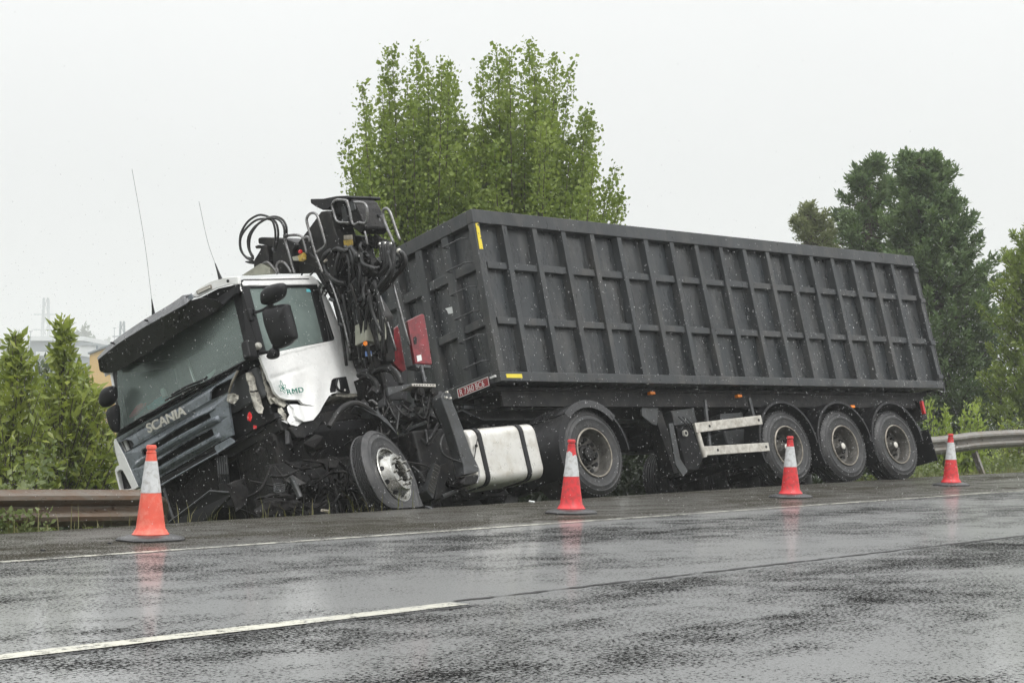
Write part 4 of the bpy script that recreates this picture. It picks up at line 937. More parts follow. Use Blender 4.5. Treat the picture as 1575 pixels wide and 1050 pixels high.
    for px_ in ((724, 712), (815, 712)):
        c = Y(k5(*px_), 1.08); P('hose_coupling', 'grease', MB().cyl(c+Vector((0, -.1, 0)), c+Vector((0, .03, 0)), .052, 20).cyl(c+Vector((0, .03, 0)), c+Vector((0, .04, 0)), .035, 16), .004, smooth=True)
    P('panel_strut', 'greymetal', MB().tube([Y(k5(735, 540), 1.0), Y(k5(760, 650), 1.1)], .022, 8))
    P('panel_foot', 'greymetal', MB().plate([[Y(k5(*p), 1.0) for p in ((692, 522), (798, 530), (800, 550), (700, 543))]], (0, -.15, 0)), .004)
    # red panels
    def redpanel(poly, y, dep, slot):
        rp = P('red_panel', 'red', MB().plate([[Y(k5(*p), y) for p in poly]], (-.02, -dep, 0)), .012)
        P('panel_slot_dark', 'black', MB().plate([[Y(k5(*p), y+.004) for p in slot]], (0, -.006, 0)), parent=rp); return rp  # black sheet laid on the panel as the slot's darkness
    r1 = redpanel(((640, 232), (700, 202), (742, 184), (756, 192), (785, 360), (810, 520), (800, 527), (696, 520), (665, 360)), .95, .07, ((683, 345), (697, 335), (706, 352), (704, 388), (690, 392), (684, 372)))
    P('panel_sticker', 'paper', MB().plate([[Y(k5(*p), .955) for p in ((704, 468), (733, 460), (740, 498), (710, 508))]], (0, -.004, 0)), parent=r1)
    redpanel(((500, 400), (515, 330), (550, 285), (576, 264), (590, 300), (612, 430), (636, 560), (610, 577), (560, 530), (520, 480)), .70, .07, ((520, 425), (532, 418), (540, 440), (532, 485), (522, 470)))
    # control box
    P('control_box', 'box', MB().plate([[Y(k5(*p), .98) for p in ((426, 228), (500, 210), (508, 355), (430, 378))]], (.0, -.22, 0)), .01)
    P('control_box_side', 'box', MB().plate([[Y(k5(*p), .96) for p in ((360, 232), (378, 218), (424, 228), (428, 378), (362, 366))]], (-.01, -.2, 0)), .006)
    P('box_latch', 'black', MB().cbox(Y(k5(452, 301), .99), (.03, .03, .045)), .004)
    P('orange_lamp', 'orange', MB().cyl(Y(k5(358, 385), .9), Y(k5(358, 385), .94), .025, 14))
    P('blue_sticker', 'blue', MB().plate([[Y(k5(*p), .9) for p in ((358, 438), (400, 436), (402, 470), (360, 472))]], (0, -.004, 0)))
    P('crane_base_box', 'chassis', MB().box(2.45, 2.72, -.3, .3, .35, .85), .02)
    P('dark_backing', 'grease', MB().box(2.62, 2.68, -1.0, .78, .3, 1.25).box(2.58, 2.70, .60, .74, .3, 1.45), .015)  # dark backing added where sky showed between cab and crane base
    P('dark_gap_plate', 'black', MB().plate([[Y(k5(*p), .15) for p in ((280, 430), (520, 470), (640, 560), (640, 760), (300, 760))]], (0, -.05, 0)))  # black plate added to darken a bright gap behind the door
    # ---------------- crane
    cx = 2.5
    def Cx(kf, p, x=cx): return X_(kf(*p), x)
    def cplate(name, pts, x, dep, m='black', bev=.012, kf=k4, parent=None): return P(name, m, MB().plate([[Cx(kf, p, x) for p in pts]], (-dep, 0, 0)), bev, parent=parent)
    def ctube(name, pts, x, r, m='hose', kf=k4, n=6, seg=7, parent=None, dx=None):
        pp = [Cx(kf, p, x+(dx[i] if dx else 0)) for i, p in enumerate(pts)]
        return P(name, m, MB().tube(curve(pp, n), r, seg), smooth='all', parent=parent)
    col_ = cplate('crane_column', ((1020, 400), (1110, 420), (1160, 640), (1180, 900), (1300, 1100), (1320, 1500), (1180, 1560), (1000, 1560), (930, 1100), (860, 800), (850, 560)), cx+.1, .14, 'chassis', .02)
    cplate('dark_side_backing', ((800, 780), (930, 780), (1030, 1200), (1060, 1420), (960, 1420)), cx+.05, .06, 'grease', .01)  # plate added to darken the strip of sky at the cab's rear edge
    cplate('crane_slew_base', ((900, 1000), (1230, 980), (1250, 1400), (1000, 1480)), cx+.2, .10, 'grease', .03)
    cplate('crane_knuckle', ((748, 200), (800, 192), (836, 210), (860, 330), (905, 470), (930, 600), (880, 780), (800, 800), (730, 690), (590, 640), (545, 620), (500, 548), (510, 520), (620, 380)), cx+.3, .3, 'chassis', .015)
    cplate('crane_lower_arm', ((500, 560), (730, 560), (860, 780), (930, 960), (860, 1000), (700, 730), (520, 730)), cx+.25, .35, 'chassis', .02)
    cplate('crane_arm_end', ((205, 440), (215, 425), (240, 420), (440, 432), (520, 462), (545, 490), (500, 530), (505, 735), (345, 738), (330, 600), (335, 500), (270, 500), (255, 485), (210, 478)), cx+.35, .28, 'chassis', .015)
    cplate('crane_hook_bracket', ((240, 490), (275, 485), (285, 560), (300, 640), (260, 670), (165, 690), (168, 620), (205, 560)), cx+.38, .2, 'chassis', .02)
    cplate('bracket_tongue', ((92, 628), (160, 622), (165, 655), (130, 650), (96, 638)), cx+.38, .1, 'greymetal', .004)
    cplate('crane_side_pin', ((180, 498), (210, 488), (215, 510), (190, 520)), cx+.4, .1, 'grease', .004)
    cplate('stowage_beam', ((62, 752), (225, 648), (252, 655), (310, 690), (300, 740), (100, 752)), cx+.45, .1, 'steel' if False else 'box', .004)
    cplate('crane_top_cover', ((658, 96), (664, 90), (770, 88), (880, 66), (978, 62), (984, 78), (975, 92), (890, 96), (850, 130), (820, 176), (765, 186), (708, 160), (662, 128)), cx+.25, .5, 'black', .01)
    cplate('crane_work_lamp', ((845, 150), (870, 112), (920, 98), (1000, 84), (1040, 110), (1070, 170), (1120, 290), (1140, 340), (1100, 400), (1010, 330), (900, 330), (862, 270), (835, 200)), cx+.2, .35, 'grease', .03)
    cplate('lamp_reflector', ((925, 160), (960, 150), (985, 290), (940, 285)), cx+.215, .02, 'greymetal', .004)
    cplate('lamp_reflector', ((985, 110), (1030, 108), (1050, 180), (1010, 200)), cx+.215, .02, 'greymetal', .004)
    cplate('yellow_label', ((945, 447), (1020, 442), (1026, 490), (952, 500)), cx+.34, .01, 'mustard', 0)
    cplate('rating_plate', ((948, 405), (1018, 400), (1022, 438), (950, 442)), cx+.34, .01, 'rimlip', 0)
    c = Cx(k4, (585, 590), cx+.45); P('yellow_valve', 'mustard', MB().tube([c+Vector((0, -.04, 0)), c+Vector((0, .05, 0))], [.028, .035], 12).cbox(c+Vector((.02, .03, -.03)), (.06, .07, .05)), .006, smooth=True)
    P('red_valve_knob', 'redlens', MB().lathe([(.0001, .02), (.02, .015), (.025, 0), (.02, -.015), (.0001, -.02)], 14, Matrix.Translation(c+Vector((.03, .03, .05)))), smooth=True)
    cplate('valve_body', ((500, 590), (560, 580), (565, 620), (510, 625)), cx+.45, .08, 'box', .006)
    # steel guard hoops
    hoops = [
        [(525, 728), (500, 650), (470, 540), (442, 450), (450, 420), (480, 405), (550, 402), (590, 420), (608, 470), (628, 560)],
        [(600, 430), (625, 420), (648, 425), (658, 460)],
        [(770, 732), (735, 640), (700, 545), (660, 400), (630, 290), (634, 245), (662, 215), (696, 213), (722, 240), (750, 320), (775, 410), (790, 478), (770, 512), (715, 550)],
        [(993, 297), (910, 290), (880, 262), (862, 200), (850, 150), (865, 112), (900, 98), (972, 104)],
        [(1040, 120), (1105, 122), (1140, 145), (1152, 200), (1145, 290), (1110, 300), (1082, 292)],
        [(975, 100), (1000, 190), (1020, 290), (1045, 310), (1075, 295)],
        [(1437, 450), (1400, 350), (1360, 230), (1340, 190), (1315, 172), (1290, 190), (1290, 245), (1320, 330), (1385, 482)],
        [(250, 735), (262, 728), (245, 690), (250, 655), (280, 637), (310, 650), (345, 690), (375, 735)],
        [(385, 720), (368, 680), (375, 645), (405, 632), (440, 645), (475, 690), (495, 725)],
        [(1130, 370), (1145, 430), (1155, 490)], [(880, 920), (900, 960), (910, 1010)]]
    for i, h in enumerate(hoops): ctube('guard_hoop', h, cx+.42 if i in (0, 1, 2, 7, 8) else cx+.28, .016 if i < 9 else .012, 'steel', n=5, seg=8)
    c = Cx(k4, (1250, 235), cx+.2); P('hoop_knob', 'black', MB().lathe([(.0001, .03), (.025, .025), (.03, 0), (.0001, -.03)], 12, Matrix.Translation(c)), smooth=True)
    ctube('hoop_stay', [(1252, 240), (1265, 290)], cx+.2, .008, 'steel'); ctube('hoop_stay', [(1255, 238), (1300, 250)], cx+.2, .01, 'steel')
    k2a = K(340, 280, 3.28)
    for pts, xx in (([(550, 490), (605, 660), (655, 860)], .42), ([(870, 520), (910, 670), (950, 820)], .1), ([(800, 570), (840, 710), (882, 850)], .05)):
        ctube('steel_rod', pts, cx+xx, .013, 'steel', kf=k2a, n=3, seg=8)
    ctube('steel_rod', [(548, 590), (575, 600)], cx+.4, .02, 'greymetal', kf=k2a, n=2); ctube('steel_rod', [(595, 715), (620, 725)], cx+.4, .02, 'greymetal', kf=k2a, n=2)
    # big hose loops on the folded arm
    for k_, lp in enumerate(([(168, 606), (105, 592), (62, 540), (50, 470), (62, 380), (120, 285), (200, 234), (260, 232), (320, 258), (365, 300), (382, 380), (375, 450), (352, 530)],
                             [(165, 600), (142, 560), (122, 500), (124, 420), (170, 340), (240, 285), (300, 252), (365, 244), (420, 270), (452, 330), (455, 400)],
                             [(160, 625), (110, 600), (75, 560), (55, 500), (60, 420), (110, 340), (190, 275), (270, 262), (325, 275), (350, 330), (358, 420), (340, 520)],
                             [(165, 590), (138, 540), (132, 470), (150, 390), (205, 310), (270, 268), (330, 256), (390, 272), (430, 330), (438, 410)])):
        ctube('hose_loop', lp, cx+.42+.03*k_, .0135, 'hose')
        a = lp[-1]; ctube('hose_end', [(a[0]-2, a[1]-10), (a[0], a[1]+20)], cx+.42+.03*k_, .018, 'greymetal', n=2)
    # hydraulic hose bundles
    random.seed(21)
    fits = [(1262, 488), (1285, 478), (1308, 482), (1332, 484), (1358, 486), (1380, 500), (1338, 560)]
    for i, f0 in enumerate(fits):
        e = (1150-20*i+random.randint(-20, 20), 1000+random.randint(-40, 60))
        m1 = (f0[0]+random.randint(-5, 25), f0[1]+150); m2 = (f0[0]-60+random.randint(-30, 20), f0[1]+290)
        ctube('hydraulic_hose', [f0, m1, m2, ((m2[0]+e[0])/2, (m2[1]+e[1])/2+10), e], cx+.05+.04*i, .026 if i % 2 else .02, 'hose', dx=[0, .05, .08, .1, .1])
        ctube('hose_fitting', [(f0[0]-2, f0[1]-22), (f0[0]+1, f0[1]+26)], cx+.05+.04*i, .021, 'chrome' if i in (0, 2, 4) else 'greymetal', n=2)
    ctube('hydraulic_hose', [(1436, 548), (1470, 580), (1480, 640), (1450, 700), (1400, 750), (1340, 830), (1240, 920), (1190, 990)], cx+.1, .03, 'hose')
    ctube('hydraulic_hose', [(1385, 560), (1430, 580), (1440, 630), (1410, 680), (1375, 680)], cx+.12, .02, 'hose')
    ctube('hose_fitting', [(1420, 535), (1450, 565)], cx+.1, .03, 'silver', n=2)
    for i, (a, b_, c_, e) in enumerate((((962, 505), (990, 620), (1002, 780), (1000, 1000)), ((992, 510), (1020, 580), (1035, 660), (1020, 800)), ((1010, 505), (1050, 560), (1062, 598), (1070, 640)),
                                        ((1062, 596), (1088, 700), (1090, 800), (1065, 960)), ((930, 510), (900, 600), (880, 700), (900, 800)), ((840, 530), (800, 560), (780, 590), (775, 640)),
                                        ((1090, 600), (1130, 660), (1200, 690), (1260, 680)), ((1100, 560), (1110, 640), (1180, 680), (1240, 690)), ((780, 640), (800, 720), (880, 800), (960, 820)),
                                        ((1150, 560), (1110, 540), (1090, 500), (1100, 470)), ((1140, 800), (1120, 900), (1130, 980), (1090, 1040)), ((860, 540), (900, 520), (960, 540), (1000, 520)))):
        ctube('hydraulic_hose', [a, b_, c_, e], cx+.35, .016+.006*(i % 3), 'hose', dx=[0, .05, .06, 0])
        if i < 4: ctube('hose_fitting', [(a[0], a[1]-12), (a[0]+6, a[1]+18)], cx+.37, .02, 'greymetal', n=2)
    c = Cx(k4, (1062, 598), cx+.4); P('white_fitting', 'letter', MB().cyl(c, c+Vector((.0, .03, .02)), .025, 10)); c = Cx(k4, (782, 634), cx+.42); P('white_fitting', 'rimlip', MB().cyl(c, c+Vector((.0, .04, .01)), .016, 10))
    for i in range(46):      # valve bank and clutter round the column
        px_, py_ = random.uniform(860, 1250), random.uniform(380, 1000)
        if px_ > 1120 and py_ < 480: continue
        c = Cx(k4, (px_, py_), cx+random.uniform(.0, .38)); s_ = random.uniform(.03, .09)
        P('valve_block', random.choice(('grease', 'chassis', 'greymetal', 'grease')), chunk(c, (s_, s_*random.uniform(.6, 1.6), s_*random.uniform(.5, 1.5)), (random.random(), random.random(), random.random())), .006)
    for i in range(30):
        a = (random.uniform(560, 1200), random.uniform(500, 950)); e = (a[0]+random.uniform(-120, 120), a[1]+random.uniform(40, 260)); mm = ((a[0]+e[0])/2+random.uniform(-60, 60), (a[1]+e[1])/2)
        ctube('thin_hose', [a, mm, e], cx+random.uniform(.1, .42), random.uniform(.007, .014), random.choice(('hose', 'hose', 'grease')), n=5, seg=6)
    for i in range(26):
        a = (random.uniform(880, 1260), random.uniform(760, 1000)); e = (a[0]+random.uniform(-60, 60)+60, random.uniform(1250, 1560)); mm = ((a[0]+e[0])/2+random.uniform(-50, 50), (a[1]+e[1])/2)
        ctube('hanging_hose', [a, mm, e], cx+random.uniform(.24, .42), random.uniform(.010, .024), random.choice(('hose', 'hose', 'grease', 'greymetal')), n=5, seg=6)
    for i in range(10):
        a = (random.uniform(1160, 1330), random.uniform(430, 500)); c = Cx(k4, a, cx); P('valve_block', 'grease', MB().cbox(c, (.07, .06, .09), (random.random(), 0, random.random())), .006)
    # coiled lines under the box
    ctube('air_line', [(310, 600), (350, 590), (400, 610), (430, 650), (440, 700)], 2.75, .03, 'hose', kf=k5)
    ctube('air_line', [(405, 610), (430, 570), (480, 548), (540, 560), (580, 600), (600, 660)], 2.7, .032, 'hose', kf=k5)
    ctube('air_line', [(415, 640), (440, 590), (490, 570), (540, 590), (565, 640)], 2.66, .012, 'grease', kf=k5)
    ctube('air_line', [(430, 820), (470, 815), (488, 790), (484, 770)], 2.95, .02, 'steel', kf=k5); ctube('air_line', [(380, 775), (410, 770), (440, 800)], 2.95, .014, 'steel', kf=k5)
    ctube('cable', [(210, 175), (280, 220), (330, 232)], 2.7, .008, 'greymetal', kf=k5); ctube('cable', [(450, 380), (490, 470), (540, 540), (600, 590)], 2.3, .008, 'hose', kf=k5)
    ctube('cable', [(460, 830), (520, 860), (600, 860), (680, 830)], 2.6, .02, 'hose', kf=k5)
    for i in range(26):
        px_, py_ = random.uniform(330, 860), random.uniform(690, 900)
        c = Y(k5(px_, py_), random.uniform(.7, 1.05)); s_ = random.uniform(.05, .13)
        P('deck_fitting', random.choice(('grease', 'chassis', 'black', 'greymetal')), chunk(c, (s_, s_*.8, s_*random.uniform(.5, 1.4)), (random.random(), random.random(), random.random())), .01)
    for i in range(20):
        a = (random.uniform(420, 860), random.uniform(690, 980)); e = (a[0]+random.uniform(-120, 120), a[1]+random.uniform(20, 160)); mm = ((a[0]+e[0])/2+random.uniform(-40, 40), max(a[1], e[1])+30)
        P('air_line', random.choice(('hose', 'grease', 'grease')), MB().tube(curve([Y(k5(*a), 1.05), Y(k5(*mm), 1.1), Y(k5(*e), 1.0)], 5), random.uniform(.01, .022), 6), smooth='all')
    # front mudguard fragment, wheel arch
    P('arch_edge', 'greymetal', MB().plate([[Y(k6(*p), 1.12) for p in ((150, 285), (185, 290), (270, 320), (330, 370), (375, 430), (405, 480), (385, 455), (330, 400), (270, 350), (215, 325))]], (0, -.10, 0)), .003)
    P('arch_liner', 'chassis', MB().tube(curve([Y(k6(-60, 420), 1.1), Y(k6(20, 300), 1.12), Y(k6(120, 260), 1.12), Y(k6(230, 320), 1.1), Y(k6(330, 420), 1.05)], 6), .03, 8), smooth=True)
    # engine, axle and the tangle under the cab
    P('engine_block', 'grease', MB().box(2.7, 4.0, -.36, .36, -.15, .75), .05); P('gearbox', 'grease', MB().box(1.6, 2.7, -.25, .25, -.1, .4), .06)
    P('front_axle', 'grease', MB().tube([(3.05, -1.0, -.08), (3.05, -.4, -.16), (3.05, .4, -.16), (3.05, .95, -.06)], .07, 10))
    P('inner_arch', 'black', MB().box(2.3, 3.9, .3, .36, -.35, .8), .02)
    for i in range(90):
        c = Vector((random.uniform(2.0, 4.45), random.uniform(.35, 1.05), random.uniform(-.45, .62)))
        if 2.75 < c.x < 3.4 and c.y > .7: c.y -= .4
        s_ = random.uniform(.03, .13)
        P('engine_part', random.choice(('grease', 'blackmetal', 'blackmetal', 'chassis')), chunk(c, (s_, s_*random.uniform(.3, 1), s_*random.uniform(.3, 1.5)), (random.uniform(-.8, .8), random.uniform(-.8, .8), random.uniform(-.8, .8)), .45), .01)
    for i in range(90):
        a = Vector((random.uniform(2.4, 4.5), random.uniform(.5, 1.02), random.uniform(-.4, .32))); e = a+Vector((random.uniform(-.5, .5), random.uniform(-.3, .1), random.uniform(-.5, .12)))
        mm = (a+e)/2+Vector((random.uniform(-.2, .2), random.uniform(0, .2), random.uniform(-.2, .1)))
        P('loose_wire' if i % 2 else 'coolant_hose', random.choice(('hose', 'hose', 'grease', 'greymetal') if i % 2 else ('blackmetal', 'grease')), MB().tube(curve([a, mm, e], 6), random.uniform(.003, .007) if i % 2 else random.uniform(.009, .022), 6), smooth='all')
    ctube('coil_spring', [(640, 640), (690, 615), (735, 575), (790, 530)], 3.55, .008, 'greymetal', kf=k7)
    sp_ = [Y(k7(680+45*math.cos(a), 650+a*2.6+14*math.sin(a)), 1.1) for a in np.linspace(0, 8*pi, 60)]
    P('coil_spring', 'greymetal', MB().tube(sp_, .007, 5), smooth='all')
    P('fallen_strut', 'greymetal', MB().tube([Y(k7(770, 590), 1.12), Y(k7(810, 670), 1.12), Y(k7(850, 760), 1.15)], .03, 8), smooth=True)
    # slatted step hanging beside the wheel
    st1 = P('cab_step', 'greymetal', MB().plate([[Y(k6(*p), 1.15) for p in ((650, 662), (690, 690), (640, 905), (595, 850))]], (-.05, -.22, 0)), .006)
    for i in range(9):
        t = i/9; A = Vector(Y(k6(652, 672), 1.17)).lerp(Y(k6(600, 850), 1.17), t); B2 = Vector(Y(k6(684, 692), 1.17)).lerp(Y(k6(640, 893), 1.17), t)
        P('step_tooth', 'rim', MB().tube([A, B2], .010, 5), parent=st1)
    P('step_bracket', 'chassis', MB().plate([[Y(k6(*p), 1.05) for p in ((690, 680), (735, 660), (745, 720), (700, 900), (650, 910))]], (0, -.1, 0)), .006)
    P('step_bracket', 'greymetal', MB().tube([Y(k6(700, 890), 1.1), Y(k6(800, 850), 1.12)], .025, 8), .0)
    P('step_bracket', 'grease', MB().tube([Y(k6(720, 770), 1.0), Y(k6(790, 840), 1.05), Y(k6(860, 870), 1.1)], .05, 8), .0)
    for i in range(6):
        P('torn_hose', 'hose', MB().tube(curve([Y(k6(500+i*6, 690+i*14), 1.0), Y(k6(560+i*6, 730+i*12), 1.05), Y(k6(620, 700+i*16), 1.0)], 5), .016, 7), smooth='all')
    P('battery_box', 'chassis', MB().box(2.1, 2.6, .5, 1.0, -.25, .5), .03)
    # fallen black panels and debris at the road edge
    for pts, y in ((((480, 780), (600, 745), (690, 735), (810, 740), (820, 780), (720, 830), (560, 860), (500, 900)), 1.25), (((490, 880), (560, 800), (700, 790), (860, 800), (800, 850), (640, 900), (540, 915)), 1.3), (((255, 660), (400, 610), (430, 700), (420, 800), (330, 880), (290, 760)), 1.2), (((820, 860), (900, 880), (1060, 790), (1080, 800), (940, 890), (860, 900)), 1.25)):
        o_ = P('crushed_fairing', 'blackmetal', MB().plate([[Y(k7(*p), y) for p in pts]], (-.02, -.03, .02)))
        fine(o_, .09, lambda c: ((random.random()-.5)*.02, (random.random()-.5)*.03, (random.random()-.5)*.02))
    # front wheel: wrenched outwards, tyre flat
    n_ = Vector((.85, -.34, .42)).normalized(); pos = at(606, 729.5, 17.55)
    up = (Vector((0, 0, 1))-n_*n_.z).normalized(); xa = n_.cross(up)
    Mw = Matrix((( xa.x, n_.x, up.x, pos.x), (xa.y, n_.y, up.y, pos.y), (xa.z, n_.z, up.z, pos.z), (0, 0, 0, 1)))
    if Mw.determinant() < 0: Mw = Mw @ Matrix.Scale(-1, 4, (1, 0, 0))
    fw_ = wheel(T, 'front', M_TRUCK.inverted() @ Mw, .50, .22)
    ty = [c for c in KIDS(fw_) if c.name.startswith('tyre')][0]; Wi = Mw.inverted()
    for v in ty.data.vertices:
        p = Mw @ v.co
        if p.z < .10:
            f = min(1, (.10-p.z)/.25); cx_ = v.co.y
            v.co.y += .10*f if cx_ > -.155 else -.06*f
            p = Mw @ v.co; p.z = max(p.z, .006+.02*min(1, max(0, p.z+.3))); v.co = Wi @ p
    wheel(T, 'front', Matrix.Translation((3.05, -1.2, -.05)) @ Matrix.Rotation(pi-.3, 4, 'Z'), .515, .31)
    return T
truck = make_truck()
# things lying on the dashboard
def cabobj(b, name, m, label, cat, smooth=False):
    o = b.build(name, M_[m], None, smooth=smooth, M=M_CAB.copy()); tag(o, label, cat); return o
cabobj(MB().plate([[F(k2(*p), -.12) for p in ((155, 320), (170, 300), (200, 260), (225, 242), (243, 240), (240, 262), (215, 290), (185, 318), (160, 332))]], (-.05, 0, 0)), 'hat', 'redcloth', 'red cloth cap lying on the dashboard behind the windscreen', 'cap')
o = cabobj(MB().plate([[F(k2(*p), -.14) for p in ((266, 262), (300, 236), (345, 208), (378, 212), (385, 228), (350, 252), (310, 272), (270, 282))]], (-.08, 0, 0)), 'cloth', 'teal', 'crumpled teal cloth on the dashboard beside the red cap', 'cloth')
fine(o, .04, lambda c: ((random.random()-.5)*.02, (random.random()-.5)*.02, (random.random()-.5)*.03))
c = F(k2(362, 150), -.16); cabobj(MB().tube([c, c+Vector((0, 0, -.03)), c+Vector((0, 0, -.10))], [.02, .035, .035], 12), 'bottle', 'paper', 'small white bottle standing on the dashboard by the teal cloth', 'bottle', True)
cabobj(MB().plate([[F(k2(*p), -.06) for p in ((615, 82), (692, 28), (690, 48), (655, 95))]], (-.004, 0, 0)), 'paper_sheet', 'paper', 'folded white paper sheet against the windscreen behind the wiper', 'paper')

# ------------------------------------------------------------------ traffic cones
def make_cone(pos, m, label, rot, tilt=(0, 0), torn=False):
    c = tag(empty('traffic_cone', M=Matrix.Translation(pos) @ Euler((tilt[0], tilt[1], rot)).to_matrix().to_4x4()), label, 'traffic cone', 'traffic cones along the edge line')
    w_ = .212; k = .055; b = MB()
    def octa(w_, z): return [(w_, w_-k*1.5, z), (w_-k*1.5, w_, z), (-w_+k*1.5, w_, z), (-w_, w_-k*1.5, z), (-w_, -w_+k*1.5, z), (-w_+k*1.5, -w_, z), (w_-k*1.5, -w_, z), (w_, -w_+k*1.5, z)]
    rows = [octa(w_, .0), octa(w_+.004, .012), octa(w_-.004, .022), octa(w_-.008, .026), octa(w_-.03, .034), octa(w_-.06, .044), octa(.05, .046)]
    vs = [p for r in rows for p in r]; fs = [(i*8+j, i*8+(j+1) % 8, (i+1)*8+(j+1) % 8, (i+1)*8+j) for i in range(6) for j in range(8)]+[tuple(range(7, -1, -1)), tuple(48+j for j in range(8))]
    b.add(vs, fs); b.build('cone_base', M_['conebase'], c, smooth=True)
    MZ = Matrix(((1, 0, 0, 0), (0, 0, -1, 0), (0, 1, 0, 0), (0, 0, 0, 1)))
    def rad(z): return .112+(.033-.112)*(z-.055)/(.665-.055)
    pr = [(.134, .044), (.137, .050), (.128, .058), (.120, .075)]+[(rad(z), z) for z in np.linspace(.09, .64, 12)]
    MB().lathe(pr, 48, MZ).build('cone_body', m, c, smooth=True)
    MB().lathe([(.034, .638), (.0375, .645), (.0375, .652), (.031, .656), (.030, .668), (.038, .674), (.0385, .690), (.035, .700), (.028, .703), (.026, .66)], 36, MZ).build('cone_tip', m, c, smooth=True)
    z0, z1 = .352, .585; sl = MB(); n = 48; rows = []
    for i, z in enumerate((z0, z0+.003, z0+.05, .45, .52, z1-.03, z1)):
        row = []
        for j in range(n):
            a = 2*pi*j/n; zz = z
            if torn and i >= 5: zz = z-.035*(1 if math.sin(a*1+2.2) > .1 else 0)*(i-4)/2-.008*math.sin(a*5)
            r = rad(zz)+.0022+(.0015*math.sin(a*7+z*30) if torn else 0)
            row.append((r*math.cos(a), r*math.sin(a), zz))
        rows += row
    sl.add(rows, [(i*n+j, i*n+(j+1) % n, (i+1)*n+(j+1) % n, (i+1)*n+j) for i in range(6) for j in range(n)])
    sl.build('cone_sleeve', M_['sleeve'], c, smooth=True); return c
for (px_, py_), m, lb, rt, tl, tn in (((231.5, 831), 'coneorange', 'faded orange traffic cone in front of the crushed cab', .75, (0, 0), False), ((878.5, 789.5), 'conered', 'red traffic cone with torn dirty sleeve, before the tractor drive wheel', .72, (0, .01), True),
                               ((1216, 765), 'conered', 'red traffic cone standing before the foremost trailer wheel', .70, (0, 0), False), ((1463, 746.5), 'conered', 'small distant red cone beyond the trailer, before the guardrail', .6, (0, 0), False)):
    make_cone(_g(px_, py_), M_[m], lb, rt, tl, tn)

# ------------------------------------------------------------------ guardrails
def wbeam(name, pts, label, posts, m, h=.31):
    """pts: world positions of the beam's top edge"""
    g = tag(empty(name, loc=(pts[0][0], pts[0][1], 0)), label, 'guardrail', 'steel guardrails at the road edge'); o0 = g.location.copy()
    P = curve(pts, 8)
    def pr(i, p):
        a, b_ = P[max(0, i-1)], P[min(len(P)-1, i+1)]; t = (b_-a).normalized(); nn = t.cross(Vector((0, 0, 1))).normalized()   # towards the road
        out_ = []
        for y, z in ((0, 0), (.012, -.018), (.07, -.05), (.078, -.085), (.06, -.115), (.012, -.14), (.012, -.17), (.06, -.195), (.078, -.225), (.07, -.262), (.012, -.292), (0, -.31)):
            out_.append(p-o0+nn*y+Vector((0, 0, z)))
        return out_+[q-nn*.004 for q in reversed(out_)]
    bm_ = MB().sweep(pr, P).build('rail_beam', M_[m], g, smooth=True)
    for (q, lean) in posts:
        q = Vector(q)-o0; gz = ground_z(q.x+o0.x, q.y+o0.y)-.3; bs = Vector((q.x+lean[0], q.y+lean[1], gz))
        A = Matrix.Translation((q+bs)/2) @ (q-bs).to_track_quat('Z', 'X').to_matrix().to_4x4(); L_ = (q-bs).length/2
        MB().box(-.05, .05, -.004, .004, -L_, L_, A).box(-.05, -.042, -.05, .004, -L_, L_, A).box(.042, .05, -.05, .004, -L_, L_, A).build('rail_post', M_[m], g)
    for i in range(6, len(P)-4, 9):
        for zz in (-.155,):
            MB().cyl(P[i]-o0+Vector((0, 0, zz))-Vector((-.751, .66, 0))*.0, P[i]-o0+Vector((0, 0, zz))-Vector((-.751, .66, 0))*.03, .014, 8).build('rail_bolt', M_[m], g)
    return g
def RP(t, s_, z): p = M_ROAD @ Vector((t, s_, 0)); return Vector((p.x, p.y, z))
wbeam('guardrail', [RP(-6, .42, .46), RP(-3, .42, .40), RP(-.5, .40, .345), RP(.6, .40, .318), RP(1.3, .42, .295), RP(1.75, .48, .275), RP(2.1, .75, .22), RP(2.4, 1.15, .05)], 'brown weathered steel guardrail pushed low on the left, ending under the cab',
      [(RP(-.42, .52, .2), (-.35, .25)), (RP(-4, .5, .3), (0, 0))], 'rail')
Lr = [at(1330, 672, 26.0), at(1395, 673, 27.5), at(1438, 671, 28.7), at(1470, 667.5, 29.2), at(1503, 663.5, 29.8), at(1574, 660, 31.0), at(1700, 657, 33), at(2000, 655, 38)]
wbeam('guardrail', Lr, 'grey steel guardrail bent into a curve behind the trailer tail on the right', [(at(1500, 695, 29.9), tuple((at(1527, 728, 29.6)-at(1500, 695, 29.9))[:2])), (at(1640, 690, 32.2), (.1, 0))], 'railclean')

